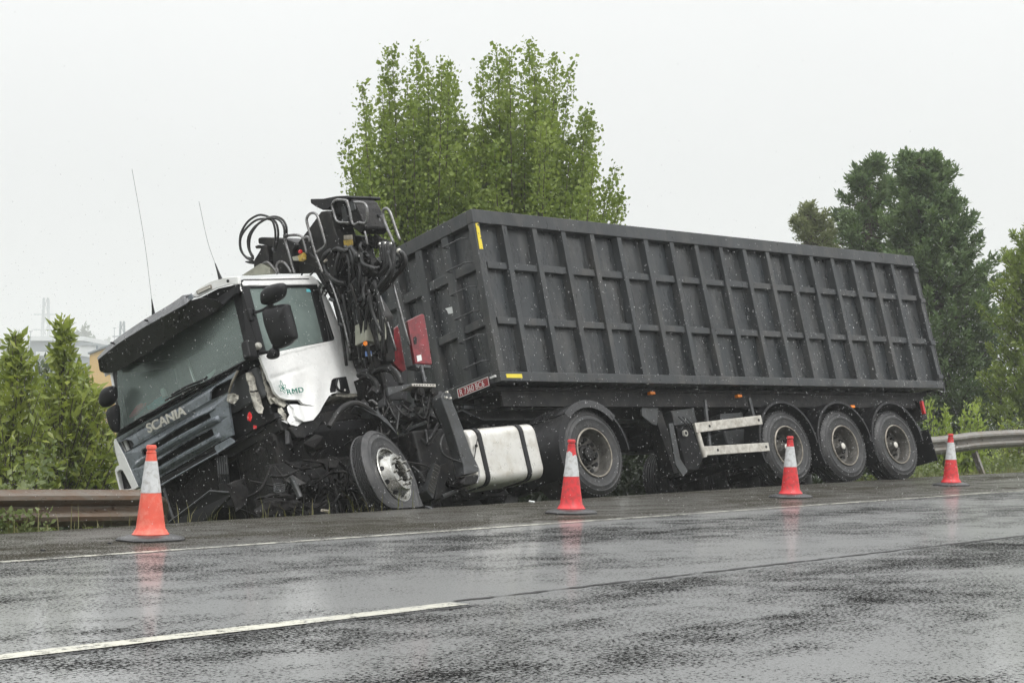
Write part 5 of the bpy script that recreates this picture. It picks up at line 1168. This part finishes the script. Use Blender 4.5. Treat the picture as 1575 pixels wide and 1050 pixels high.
# ------------------------------------------------------------------ foliage
def leaves(name, C_, size, m, parent, aspect=.45, up=.3, jitter=.42, outdir=None, fold=True):
    """C_ (n,3) leaf positions; each leaf a small folded diamond of its own"""
    n = len(C_); d = rng.normal(size=(n, 3)); d /= np.linalg.norm(d, axis=1)[:, None]
    if outdir is not None: d = d*.7+outdir
    d[:, 2] += up; d /= np.linalg.norm(d, axis=1)[:, None]
    r = rng.normal(size=(n, 3)); sd_ = np.cross(d, r); sd_ /= np.linalg.norm(sd_, axis=1)[:, None]; nn = np.cross(d, sd_)
    L_ = size*(1+jitter*rng.normal(size=n)).clip(.4, 1.8); W_ = L_*aspect
    a = C_; b_ = C_+d*(L_*.5)[:, None]+sd_*(W_*.5)[:, None]+nn*(W_*.18)[:, None]; c = C_+d*L_[:, None]; e = C_+d*(L_*.5)[:, None]-sd_*(W_*.5)[:, None]+nn*(W_*.18)[:, None]
    V = np.stack([a, b_, c, e], 1).reshape(-1, 3); q = np.arange(n)*4
    F_ = np.stack([q, q+1, q+2, q, q+2, q+3], 1).reshape(-1, 3)
    return np_mesh(name, V, F_, m, parent)
LF = {'poplar': leafmat('poplar_leaf', (.055, .095, .018), (.12, .18, .032), (.24, .30, .065), .34),
      'laurel': leafmat('laurel_leaf', (.055, .095, .022), (.13, .19, .038), (.32, .36, .08), .38, .3),
      'bramble': leafmat('bramble_leaf', (.055, .09, .025), (.10, .14, .045), (.19, .22, .09), .35),
      'cypress': leafmat('cypress_spray', (.03, .062, .03), (.07, .12, .052), (.16, .225, .09), .25),
      'willow': leafmat('willow_leaf', (.11, .13, .065), (.16, .185, .09), (.21, .23, .12), .4),
      'bright': leafmat('bright_leaf', (.14, .20, .04), (.21, .29, .06), (.34, .41, .10), .45),
      'dark': leafmat('shaded_leaf', (.010, .019, .009), (.020, .034, .013), (.04, .058, .02), .15),  # deep shade is put into these near-black leaf tones
      'grass': leafmat('grass_blade', (.05, .07, .02), (.10, .12, .035), (.22, .19, .08), .3),
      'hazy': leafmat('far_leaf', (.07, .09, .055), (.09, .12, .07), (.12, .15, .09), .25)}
def tree(name, base, label, cat, branches, leaf, size, per, spread, trunk_r, group=None, aspect=.55, up=.3, seed=1, thick=.02, start=.25, trunk_top=None):
    """branches: list of (from, via, tip) points relative to base; leaves cluster along each"""
    r = np.random.default_rng(seed); g = tag(empty(name, loc=base), label, cat, group)
    tt = trunk_top or max(b[0][2] for b in branches)
    tb = MB().tube(curve([(0, 0, -.4), (0.03, 0, tt*.3), (-.03, .04, tt*.65), (0, 0, tt)], 6), np.linspace(trunk_r, trunk_r*.35, 19), 8); 
    tb.build('trunk', M_['bark'], g, smooth='all')
    lb = MB(); pos = []; outd = []
    for b in branches:
        c = curve([Vector(p) for p in b], 8); n = len(c); lb.tube(c, np.linspace(thick, .004, n), 5)
        A = np.array([list(p) for p in c]); k = max(3, int(per)); t = r.random(k)**.75*(1-start)+start; idx = t*(n-1); i0 = np.minimum(idx.astype(int), n-2); fr = (idx-i0)[:, None]
        P = A[i0]*(1-fr)+A[i0+1]*fr; tg = A[i0+1]-A[i0]; tg /= np.linalg.norm(tg, axis=1)[:, None]+1e-9
        sp = spread*(1.15-.75*t)[:, None]; off = r.normal(size=(k, 3))*sp
        # twig clumps: pull leaves to a few nodes so that the crown breaks into tufts
        nodes = r.normal(size=(max(2, k//14), 3))*spread*.8; which = r.integers(0, len(nodes), k); off = off*.55+nodes[which]*(1.1-t)[:, None]*.9
        pos.append(P+off); outd.append(off*.5/spread+tg*.6)
    lb.build('limb', M_['bark'], g, smooth='all')
    leaves('crown', np.concatenate(pos), size, LF[leaf], g, aspect, up, outdir=np.concatenate(outd)*(.35 if leaf == 'laurel' else .8))
    return g
def envelope_tree(name, x0, px_profile, Yd, label, leaf, size, per, spread, nb, trunk_r, seed, group='trees beyond the ditch', cat='tree', depth=.8, rise=1.0, up=.3, aspect=.55, lowest=.12, zb=-2.0, nz=1.0):
    """px_profile: list of (height, left half-width, right half-width) in metres; branch tips fill the envelope"""
    r = np.random.default_rng(seed); base = Vector((x0, Yd, zb)); hs = [p[0] for p in px_profile]; H = hs[-1]; br = []
    for i in range(nb):
        h_ = H*(lowest+(1-lowest)*r.random()**.8*nz); h_ = min(h_, H*.995); a = r.random()*2*pi
        wl = np.interp(h_, hs, [p[1] for p in px_profile]); wr = np.interp(h_, hs, [p[2] for p in px_profile]); wd = (wl+wr)/2*depth
        rr_ = .35+.65*r.random()**.5; cx_ = math.cos(a); x = (wr if cx_ > 0 else wl)*cx_*rr_; y = wd*math.sin(a)*rr_
        d = math.hypot(x, y); st = max(.1*H*lowest, h_-rise*(d*1.1+.5)); mid = (x*.6, y*.6, st+(h_-st)*.35)
        br.append(((0+x*.05, y*.05, st), mid, (x, y, h_)))
    return tree(name, base, label, cat, br, leaf, size, per, spread, trunk_r, group, aspect, up, seed, trunk_top=H*.8)
def pxm(Y_): return Y_/FPX
# twin poplars behind the truck (upright brooms of shoots)
Yt = 33.0; u_ = Yt/FPX
def poplar(cx_, tips, seed, label, fill=46):
    r = np.random.default_rng(seed)
    for _ in range(fill):
        y_ = 120+220*r.random()**.7; hw = np.interp(y_, [120, 200, 300, 340], [55, 88, 112, 112]); tips = tips+[(cx_+(-16 if cx_ < 700 else 22)+hw*(.88 if cx_ < 700 else 1)*(2*r.random()-1), y_, 1)]
    tips = [q_ for q_ in tips if not (abs(q_[0]-727) < 15 and q_[1] < 175)]; _ = 0
    r = np.random.default_rng(seed)
    if True:
        pass
   
    zb = -2.0; base = at(cx_, 600, Yt); base.z = zb; br = []
    for (tx, ty, n_) in tips:
        for k in range(n_):
            q = at(tx+r.normal()*13, ty+abs(r.normal())*22*(1+k*.30), Yt+r.normal()*1.0); tip = q-base
            sx_ = tip.x*(.22+.15*r.random()); sy_ = tip.y*.3; h0 = max(1.5, tip.z*(.22+.3*r.random()))
            br.append(((sx_*.3, sy_*.3, h0), (sx_+(tip.x-sx_)*.55, sy_+(tip.y-sy_)*.5, h0+(tip.z-h0)*.42), tuple(tip)))
    return tree('poplar_tree', base, label, 'tree', br, 'poplar', .066, 760, .32, .2, 'poplars rising behind the truck', .85, .1, seed, .03, .22)
poplar(655, [(600, 62, 4), (652, 64, 4), (690, 84, 4), (712, 118, 3), (572, 122, 4), (556, 190, 3), (538, 198, 3), (534, 262, 3), (548, 330, 3), (722, 182, 8), (716, 215, 8), (722, 250, 9), (725, 310, 8), (640, 130, 5), (670, 170, 5), (600, 180, 5), (620, 250, 5), (690, 230, 5), (575, 265, 5), (650, 290, 5), (600, 320, 4), (700, 300, 4)], 3, 'leafy poplar rising behind the crane, left of the pair')
poplar(805, [(823, 60, 4), (788, 72, 4), (746, 92, 4), (852, 88, 4), (870, 150, 4), (897, 168, 2), (905, 235, 3), (925, 255, 3), (880, 205, 4), (733, 185, 8), (738, 225, 8), (730, 265, 8), (730, 310, 8), (770, 130, 5), (815, 130, 5), (845, 180, 5), (760, 200, 5), (800, 230, 5), (740, 250, 5), (850, 260, 5), (890, 290, 4), (780, 290, 5), (905, 318, 3)], 4, 'leafy poplar rising behind the tub, right of the pair')

# conifers at the right
def conifer(px_c, top, Yd, prof, label, seed, nb=330, per=60, leaf='cypress', size=.19):
    """prof: (pixel y, left x, right x)"""
    r = np.random.default_rng(seed); zb = -2.2; base = at(px_c, 600, Yd); base.z = zb; br = []; ys = [p[0] for p in prof]
    for i in range(nb):
        y_ = top+(prof[-1][0]-top)*r.random()**.85; l, rt = np.interp(y_, ys, [p[1] for p in prof]), np.interp(y_, ys, [p[2] for p in prof])
        mod = 1+.16*math.sin(y_*.13+seed)+.10*math.sin(y_*.31+seed*2); cm_ = (l+rt)/2; l, rt = cm_+(l-cm_)*mod, cm_+(rt-cm_)*(1+.14*math.sin(y_*.17+seed*3)+.08*math.sin(y_*.37))
        a = r.random()*2*pi; f_ = (.35+.65*r.random()**.45)*(1.0+.22*(r.random()-.45)); w_ = (rt-l)/2*pxm(Yd)
        xx = (l+rt)/2+(rt-l)/2*math.cos(a)*f_; q = at(xx, y_, Yd+w_*math.sin(a)*f_*.9); tip = q-base; d = math.hypot(tip.x, tip.y)
        st = max(.3, tip.z-.15*d-.1); br.append(((tip.x*.08, tip.y*.08, st), (tip.x*.6, tip.y*.6, st-.12*d), tuple(tip)))
    return tree('cypress_tree', base, label, 'tree', br, leaf, size*.66, int(per*2.2), .15, .3, 'evergreens beyond the trailer tail', .36, .15, seed, .035, .3, trunk_top=at(px_c, top+15, Yd).z-zb)
Yc = 46
conifer(1338, 236, Yc+3, [(226, 1334, 1342), (255, 1316, 1364), (290, 1292, 1384), (325, 1268, 1400), (350, 1262, 1405), (400, 1255, 1420), (500, 1250, 1430), (640, 1250, 1440)], 'dark cypress behind the tub, narrower and shorter of the two tops', 31, 300, 75)
conifer(1425, 232, Yc, [(226, 1396, 1425), (240, 1376, 1458), (290, 1364, 1474), (320, 1352, 1505), (380, 1350, 1530), (450, 1340, 1545), (560, 1330, 1560), (660, 1330, 1570)], 'tall broad dark cypress beyond the trailer tail', 32, 560, 80)
conifer(1245, 315, Yc+1, [(312, 1236, 1262), (335, 1226, 1285), (360, 1218, 1300), (420, 1210, 1310), (520, 1210, 1320), (640, 1210, 1320)], 'pale drooping cypress peeping over the tub rim', 33, 220, 85, 'willow', .15)
conifer(1600, 350, Yc-4, [(345, 1560, 1650), (380, 1540, 1670), (450, 1528, 1690), (560, 1515, 1700), (660, 1505, 1700)], 'fresh green broadleaf tree at the right edge of the view', 34, 300, 80, 'poplar', .15)
# shrubs behind the rail at the right
def shrub(px_c, top, Yd, hw, label, leaf, seed, size=.08, nb=60, per=60, group=None, cat='shrub', name='shrub', spread=.14, bottom=None):
    r = np.random.default_rng(seed); base = at(px_c, 600, Yd); base.z = float(ground_z(base.x, base.y))-.05; br = []; H = at(px_c, top, Yd).z-base.z; W_ = hw*pxm(Yd)
    for i in range(nb):
        a = r.random()*2*pi; f_ = r.random()**.5; x, y = W_*math.cos(a)*f_, W_*.8*math.sin(a)*f_; h_ = H*(1-.5*f_*f_)*(.55+.45*r.random()) if i > 4 else H*(.9+.1*r.random())
        if i <= 4: x *= .4
        br.append(((x*.2, y*.2, .05), (x*.8, y*.8, h_*.5), (x, y, h_)))
    return tree(name, base, label, cat, br, leaf, size, per, spread, .05, group, .5, .35, seed, .012, .12, trunk_top=H*.4)
shrub(1440, 612, 34, 40, 'bright green bush in front of the cypress, left of the rail bend', 'bright', 41, .09, 60, 60, 'bright bushes behind the guardrail')
shrub(1495, 620, 35, 42, 'bright green bush above the right guardrail', 'bright', 42, .09, 60, 60, 'bright bushes behind the guardrail')
shrub(1560, 640, 36, 45, 'low darker bush above the right end of the guardrail', 'laurel', 43, .09, 60, 60, 'bright bushes behind the guardrail')
# laurel saplings at the left
def sapling(px_c, top, Yd, prof, label, seed, nb=110, per=34):
    r = np.random.default_rng(seed); base = at(px_c, 600, Yd); base.z = float(ground_z(base.x, base.y))-.05; br = []; ys = [p[0] for p in prof]
    for i in range(nb):
        y_ = top+(prof[-1][0]-top)*r.random()**.8 if i > 2 else top+i*4; l, rt = np.interp(y_, ys, [p[1] for p in prof]), np.interp(y_, ys, [p[2] for p in prof])
        a = r.random()*2*pi; f_ = r.random()**.5*(1+1.0*(r.random()-.4)*(y_ > top+62)); w_ = (rt-l)/2*pxm(Yd)
        q = at((l+rt)/2+(rt-l)/2*math.cos(a)*f_, y_, Yd+w_*math.sin(a)*f_); tip = q-base; d = math.hypot(tip.x, tip.y); st = max(.15, tip.z-.9*d-.35)
        br.append(((0, 0, st), (tip.x*.55, tip.y*.55, st+(tip.z-st)*.4), tuple(tip)))
    return tree('laurel_sapling', base, label, 'sapling', br, 'laurel', .112, per, .105, .035, 'laurel saplings behind the left guardrail', .40, .25, seed, .010, .3, trunk_top=at(px_c, top+12, Yd).z-base.z)
sapling(97, 492, 22.3, [(488, 95, 99), (530, 90, 104), (550, 84, 112), (575, 70, 128), (598, 50, 150), (660, 30, 165), (720, 20, 180), (760, 20, 190)], 'tall pointed laurel sapling, darker, nearest the cab', 51, 150, 22)
sapling(22, 514, 21.5, [(510, 18, 27), (530, 14, 32), (546, 6, 44), (568, -12, 62), (600, -30, 75), (700, -45, 90), (760, -50, 90)], 'pointed yellow-green laurel sapling at the left edge', 52, 140, 22)
sapling(142, 600, 22.6, [(596, 134, 150), (630, 118, 165), (690, 100, 182), (760, 90, 190)], 'low laurel sapling beside the far cab mirror', 53, 90, 22)
sapling(62, 590, 24, [(585, 50, 74), (640, 30, 100), (760, 10, 120)], 'shorter laurel sapling between the two pointed ones', 54, 75, 26)
sapling(122, 562, 23.5, [(558, 112, 132), (590, 96, 150), (640, 80, 165), (760, 70, 180)], 'bushy laurel sapling right behind the tallest one', 58, 100, 22)
sapling(-8, 556, 22.4, [(552, -16, 2), (580, -40, 20), (640, -60, 40), (760, -60, 50)], 'bushy laurel sapling cut by the left edge of the view', 59, 100, 22)
shrub(100, 640, 25.5, 85, 'near-black bush added behind the laurel saplings as their painted shade', 'dark', 60, .10, 90, 80, None, 'bush', 'bush', .2)  # dark leaf colour supplies the saplings' shaded inside
shrub(10, 632, 25, 70, 'near-black bush added at the left edge as shade behind the saplings', 'dark', 66, .10, 80, 80, None, 'bush', 'bush', .2)  # same added backdrop, its shade held in the leaf colour
shrub(60, 535, 34, 60, 'round grey-green bush in the mist behind the saplings', 'hazy', 55, .12, 90, 80, None, 'bush', 'bush', .22)
shrub(-20, 545, 32, 60, 'grey-green bush cut by the left edge of the view', 'hazy', 56, .12, 60, 80, None, 'bush', 'bush', .22)
shrub(150, 590, 40, 60, 'misty low bush below the yellow building', 'hazy', 57, .12, 70, 70, None, 'bush', 'bush', .22)
# brambles and undergrowth, one mass nobody could count
def mass(name, t0, t1, s0, s1, h0, h1, n, leaf, size, aspect=.6, up=.4, seed=1, clump=1.0, clear=False):
    r = np.random.default_rng(seed); t = r.uniform(t0, t1, n); s_ = r.uniform(s0, s1, n)
    ph = .5+.5*np.sin(t*2.1*clump+np.sin(s_*1.7)*2)*np.cos(s_*1.3*clump+t*.6)
    h_ = (h0+(h1-h0)*ph)*r.random(n)**.6
    u = np.array([.66, .751]); nn = np.array([-.751, .66]); ss = s_+edge_s(t)
    x = -4+t*u[0]+ss*nn[0]; y = 13.46+t*u[1]+ss*nn[1]; z = ground_z(x, y)+h_-.03
    if clear: k_ = (x+4.25)+.30*(y-16) < 0; x, y, z, n = x[k_], y[k_], z[k_], int(k_.sum())
    return tag(leaves(name, np.stack([x, y, z], 1), size, LF[leaf], None, aspect, up), kind='stuff')
mass('brambles', -4, 4.5, 1.3, 5, .25, 1.15, 44000, 'bramble', .06, .6, .3, 61, clear=True)
mass('undergrowth', 1.5, 7, 6.2, 9.5, .3, 1.5, 12000, 'dark', .11, .6, .3, 65)  # shade-coloured leaves added to darken the view beneath the cab
mass('undergrowth', 4.5, 19, 2.9, 4.6, .35, 1.25, 22000, 'dark', .10, .6, .3, 67)  # added close in to blacken the gaps below the trailer
mass('undergrowth', 7, 30, 4.0, 8, .5, 2.3, 60000, 'dark', .11, .6, .3, 62)  # added to block light behind the truck; shade is in the leaf colour
mass('undergrowth', 19, 34, 1.6, 5, .2, .9, 26000, 'bramble', .07, .6, .3, 63)
mass('verge_herbs', -4, .6, .12, 1.7, .04, .26, 16000, 'bramble', .045, .6, .6, 64)
def grass(name, t0, t1, s0, s1, h, n, seed, pale=.4):
    r = np.random.default_rng(seed); t = r.uniform(t0, t1, n); s_ = r.uniform(s0, s1, n)+edge_s(t); u = np.array([.66, .751]); nn = np.array([-.751, .66])
    x = -4+t*u[0]+s_*nn[0]; y = 13.46+t*u[1]+s_*nn[1]; z = ground_z(x, y)-.02; H = h*(.4+.9*r.random(n)**2); a = r.random(n)*2*pi; ln = H*r.uniform(.1, .7, n)
    dx, dy = np.cos(a), np.sin(a); w_ = .0035; B0 = np.stack([x-dy*w_, y+dx*w_, z], 1); B1 = np.stack([x+dy*w_, y-dx*w_, z], 1)
    M0 = np.stack([x+dx*ln*.3-dy*w_*.8, y+dy*ln*.3+dx*w_*.8, z+H*.6], 1); M1 = np.stack([x+dx*ln*.3+dy*w_*.8, y+dy*ln*.3-dx*w_*.8, z+H*.6], 1); Tp = np.stack([x+dx*ln, y+dy*ln, z+H], 1)
    V = np.stack([B0, B1, M1, M0, Tp], 1).reshape(-1, 3); q = np.arange(n)*5; F_ = np.concatenate([np.stack([q, q+1, q+2], 1), np.stack([q, q+2, q+3], 1), np.stack([q+3, q+2, q+4], 1)])
    return tag(np_mesh(name, V, F_, LF['grass']), kind='stuff')
grass('grass', -5, .3, .05, .9, .20, 2200, 71); grass('grass', 15, 34, .05, 1.6, .16, 7000, 72); grass('grass', 0, 5, .02, .25, .26, 90, 73)

# ------------------------------------------------------------------ the town in the rain
def bld(name, label, cat, px0, px1, pyt, Yd, dep, m, rot=0, roof=None, h_extra=0, z0=-6):
    A = at(px0, pyt, Yd); B_ = at(px1, pyt, Yd); w_ = B_.x-A.x; g = tag(empty(name, M=Matrix.Translation(((A.x+B_.x)/2, Yd, z0)) @ Matrix.Rotation(rot, 4, 'Z')), label, cat, 'far buildings in the rain'); return g, w_, A.z-z0
WM = {'yel': mat('yellow_render', (.55, .36, .12), .8, 0, .06), 'wht': mat('pale_cladding', (.55, .57, .58), .7, 0, .06), 'gry': mat('grey_cladding', (.20, .23, .25), .7, 0, .1), 'rf': mat('roof_sheet', (.62, .64, .64), .6, 0, .05), 'dk': mat('window_dark', (.06, .075, .09), .3, 0, .1), 'hill': None}
g, w_, h_ = bld('yellow_building', 'yellow gabled building half hidden by the cab roof', 'building', 138, 215, 545, 190, 12, 'yel')
rise = (545-520)*pxm(190)*1.2
MB().plate([[(-w_/2, 0, 0), (w_/2, 0, 0), (w_/2, 0, h_+rise), (-w_/2, 0, h_)]], (0, 14, 0)).build('wall', WM['yel'], g)
MB().plate([[(-w_/2-.15, -.3, h_+.02), (w_/2, -.3, h_+rise+.03), (w_/2, -.3, h_+rise+.23), (-w_/2-.15, -.3, h_+.2)]], (0, 14.6, 0)).build('roof', WM['gry'], g)
MB().cyl((-w_/2+.7, .5, h_+.1), (-w_/2+.7, .5, h_+1.0), .12, 8).build('vent_pipe', WM['gry'], g)
g, w_, h_ = bld('warehouse', 'long low white warehouse with flat roof far off in the rain', 'warehouse', 46, 128, 524, 520, 30, 'wht')
MB().box(-w_/2, w_/2, 0, 30, 0, h_).build('wall', WM['gry'], g); MB().box(-w_/2-.6, w_/2+.4, -1.2, 31, h_, h_+1.3).build('roof', WM['rf'], g)
for x0, x1, z0_, z1_, mm in ((-w_*.12, w_*.1, h_-5, h_-1.5, 'dk'), (w_*.12, w_*.38, h_-5, h_-1.5, 'wht'), (w_*.28, w_*.48, 0, h_-1.6, 'wht'), (-w_*.3, -w_*.16, h_-7, h_-3, 'dk')):
    MB().box(x0, x1, -.2, 0, z0_, z1_).build('window' if mm == 'dk' else 'wall_panel', WM[mm], g)
MB().box(-w_*.02, w_*.34, -6, 0, h_-11, h_-9.4).build('canopy', WM['rf'], g)
g, w_, h_ = bld('office_block', 'small white block right of the far warehouse', 'building', 124, 142, 531, 500, 20, 'wht')
MB().box(-w_/2, w_/2, 0, 20, 0, h_).build('wall', WM['wht'], g); MB().box(-w_/2-.4, w_/2+.4, -.5, 20, h_, h_+.8).build('roof', WM['gry'], g)
for z in (h_-4, h_-8, h_-12): MB().box(-w_*.35, w_*.35, -.15, 0, z, z+1.8).build('window', WM['dk'], g)
g, w_, h_ = bld('shed', 'pale low shed below the far warehouse roof', 'building', 58, 122, 547, 420, 20, 'wht')
MB().box(-w_/2, w_/2, 0, 15, 0, h_).build('wall', WM['gry'], g); MB().box(-w_/2-.3, w_/2+.3, -.6, 15.5, h_, h_+1.0).build('roof', WM['rf'], g)
g, w_, h_ = bld('white_house', 'blurred white house at the left edge beyond the bushes', 'building', -60, 14, 536, 650, 20, 'wht')
MB().box(-w_/2, w_/2, 0, 15, 0, h_).build('wall', WM['wht'], g); MB().box(-w_/2-.3, w_/2+.3, -.6, 15.5, h_, h_+.8).build('roof', WM['gry'], g)
g, w_, h_ = bld('white_house', 'blurred white wall low behind the saplings at the left', 'building', -10, 26, 664, 60, 20, 'wht', z0=-3)
MB().box(-w_/2, w_/2, 0, 5, 0, h_).build('wall', WM['wht'], g); MB().box(-w_/2-.3, w_/2+.3, -.3, 5.2, h_, h_+.15).build('roof', WM['gry'], g)
def fartree(px_c, top, Yd, hw, label, seed, n=16):
    r = np.random.default_rng(seed); base = at(px_c, 600, Yd); base.z = -5; H = at(px_c, top, Yd).z+5; W_ = hw*pxm(Yd); br = []
    for i in range(n*4):
        a = r.random()*2*pi; f_ = r.random()**.5; zz = H*(.45+.55*r.random()*(1-.45*f_)); x, y = W_*f_*math.cos(a), W_*.6*f_*math.sin(a); br.append(((x*.1, y*.1, zz*.6), (x*.6, y*.6, zz*.75), (x, y, zz)))
    return tree('far_tree', base, label, 'tree', br, 'hazy', H*.045, 60, W_*.13, H*.02, 'far trees fading into the rain', .7, .2, seed, H*.006, .2, trunk_top=H*.7)
fartree(128, 490, 760, 23, 'misty rounded tree above the far white block', 81, 22)
fartree(22, 497, 1500, 12, 'ghostly small tree over the left sapling tip', 82)
fartree(62, 505, 950, 28, 'faint tree row section above the warehouse roof', 83); fartree(88, 510, 800, 16, 'faint low tree just left of the misty rounded one', 84)
fartree(0, 508, 800, 14, 'faint tree at the left edge above the bushes', 85); fartree(165, 512, 1300, 18, 'faint tree right of the yellow roof, nearly lost', 86)
def pylon(px_c, top, Yd, label, name='pylon', w_=2.2):
    base = at(px_c, 600, Yd); base.z = -5; H = at(px_c, top, Yd).z+5; g = tag(empty(name, loc=base), label, 'pylon'); b = MB(); k = w_
    for sx in (-1, 1):
        for sy in (-1, 1): b.tube([(sx*k, sy*k, 0), (sx*k*.35, sy*k*.35, H)], H*.006, 5)
    for i in range(9):
        z0_, z1_ = H*i/9, H*(i+1)/9; w0, w1 = k*(1-.65*i/9), k*(1-.65*(i+1)/9); b.tube([(-w0, -w0, z0_), (w1, -w1, z1_)], H*.003, 4); b.tube([(w0, -w0, z0_), (-w1, -w1, z1_)], H*.003, 4)
    b.build('lattice_mast', WM['gry'], g)
    for z in (.75, .87): MB().tube([(-k*2, 0, H*z), (k*2, 0, H*z)], H*.005, 5).build('cross_arm', WM['gry'], g)
pylon(69, 458, 2000, 'ghostly tall lattice pylon above the left saplings', w_=7); pylon(187, 494, 560, 'slim lattice mast left of the cab visor', w_=1.6)
def pole(px_c, top, Yd, label):
    base = at(px_c, 600, Yd); base.z = -5; H = at(px_c, top, Yd).z+5; g = tag(empty('lamp_pole', loc=base), label, 'pole'); MB().tube([(0, 0, 0), (0, 0, H)], [.14, .08], 6).build('pole_shaft', WM['gry'], g); MB().box(-.5, .5, -.1, .1, H, H+.2).build('pole_head', WM['gry'], g)
pole(46, 510, 500, 'thin pole over the left end of the warehouse'); pole(175, 505, 560, 'thin pole just left of the slim mast'); pole(112, 519, 500, 'short pole on the skyline near the white block')

# ------------------------------------------------------------------ small debris on the asphalt
DB = [((818, 772), .035, 'small white plastic scrap lying under the fuel tank edge', 'paper'), ((660, 782), .05, 'grey metal scrap beside the flat front wheel', 'greymetal'), ((169, 836), .02, 'small black stone left of the orange cone base', 'black'), ((66, 847), .02, 'small black stone near the edge line at far left', 'black'), ((500, 787), .05, 'flat pale scrap at the asphalt edge below the cab', 'rimlip'), ((368, 829), .012, 'tiny dark pebble on the edge line', 'black')]
for (px_, py_), sz, lb, m in DB:
    p = _g(px_, py_); b = MB(); b.cbox((0, 0, sz*.22), (sz*1.6, sz, sz*.4), (.1, .15, .4)); o = b.build('debris', M_[m], None, M=Matrix.Translation(p)); fine(o, sz*.5, lambda c: ((random.random()-.5)*sz*.3, (random.random()-.5)*sz*.3, (random.random()-.2)*sz*.12)); tag(o, lb, 'debris')

# ------------------------------------------------------------------ falling rain and sleet
def rain(n=26000):
    r = np.random.default_rng(99); x = r.uniform(-9, 14, n); y = r.uniform(6.5, 27, n); z = r.uniform(.05, 2.5, n)
    keep = np.hypot(x, y) > 4.2; x, y, z = x[keep], y[keep], z[keep]; n = len(x)
    w_ = r.uniform(.0009, .0026, n)*np.clip(y/14, .6, 1.3); h_ = w_*r.uniform(1.2, 3.2, n); tl = -.22+r.normal(size=n)*.06
    o = np.array([[1, 0, 0], [0, 1, 0], [-1, 0, 0], [0, -1, 0], [0, 0, 1], [0, 0, -1]], float); P = np.stack([x, y, z], 1)[:, None, :]+o[None]*np.stack([w_, w_, h_], 1)[:, None, :]
    P[:, :, 0] += (P[:, :, 2]-z[:, None])*tl[:, None]
    f = np.array([[0, 1, 4], [1, 2, 4], [2, 3, 4], [3, 0, 4], [1, 0, 5], [2, 1, 5], [3, 2, 5], [0, 3, 5]]); F_ = (f[None]+(np.arange(n)*6)[:, None, None]).reshape(-1, 3)
    m, nt = newmat('rain_drop'); d = N(nt, 'ShaderNodeBsdfDiffuse'); d.inputs['Color'].default_value = (.9, .9, .9, 1); t = N(nt, 'ShaderNodeBsdfTranslucent'); t.inputs['Color'].default_value = (.95, .95, .95, 1)
    mx_ = N(nt, 'ShaderNodeMixShader'); mx_.inputs[0].default_value = .6; L(nt, d.outputs[0], mx_.inputs[1]); L(nt, t.outputs[0], mx_.inputs[2])
    tr = N(nt, 'ShaderNodeBsdfTransparent'); m2 = N(nt, 'ShaderNodeMixShader'); m2.inputs[0].default_value = .55; L(nt, tr.outputs[0], m2.inputs[1]); L(nt, mx_.outputs[0], m2.inputs[2])
    o_ = N(nt, 'ShaderNodeOutputMaterial'); L(nt, m2.outputs[0], o_.inputs['Surface'])
    tag(np_mesh('rain', P.reshape(-1, 3), F_, m), kind='stuff')
rain()

# ------------------------------------------------------------------ haze
HZ = MB().box(-1500, 1500, -60, 2900, -12, 75); hm, nt = newmat('rain_haze')
pv = N(nt, 'ShaderNodeVolumePrincipled'); pv.inputs['Density'].default_value = .0009; pv.inputs['Color'].default_value = (.97, .985, .98, 1); pv.inputs['Anisotropy'].default_value = .2
o_ = N(nt, 'ShaderNodeOutputMaterial'); L(nt, pv.outputs[0], o_.inputs['Volume'])
hz = HZ.build('haze', hm, None); tag(hz, kind='stuff')
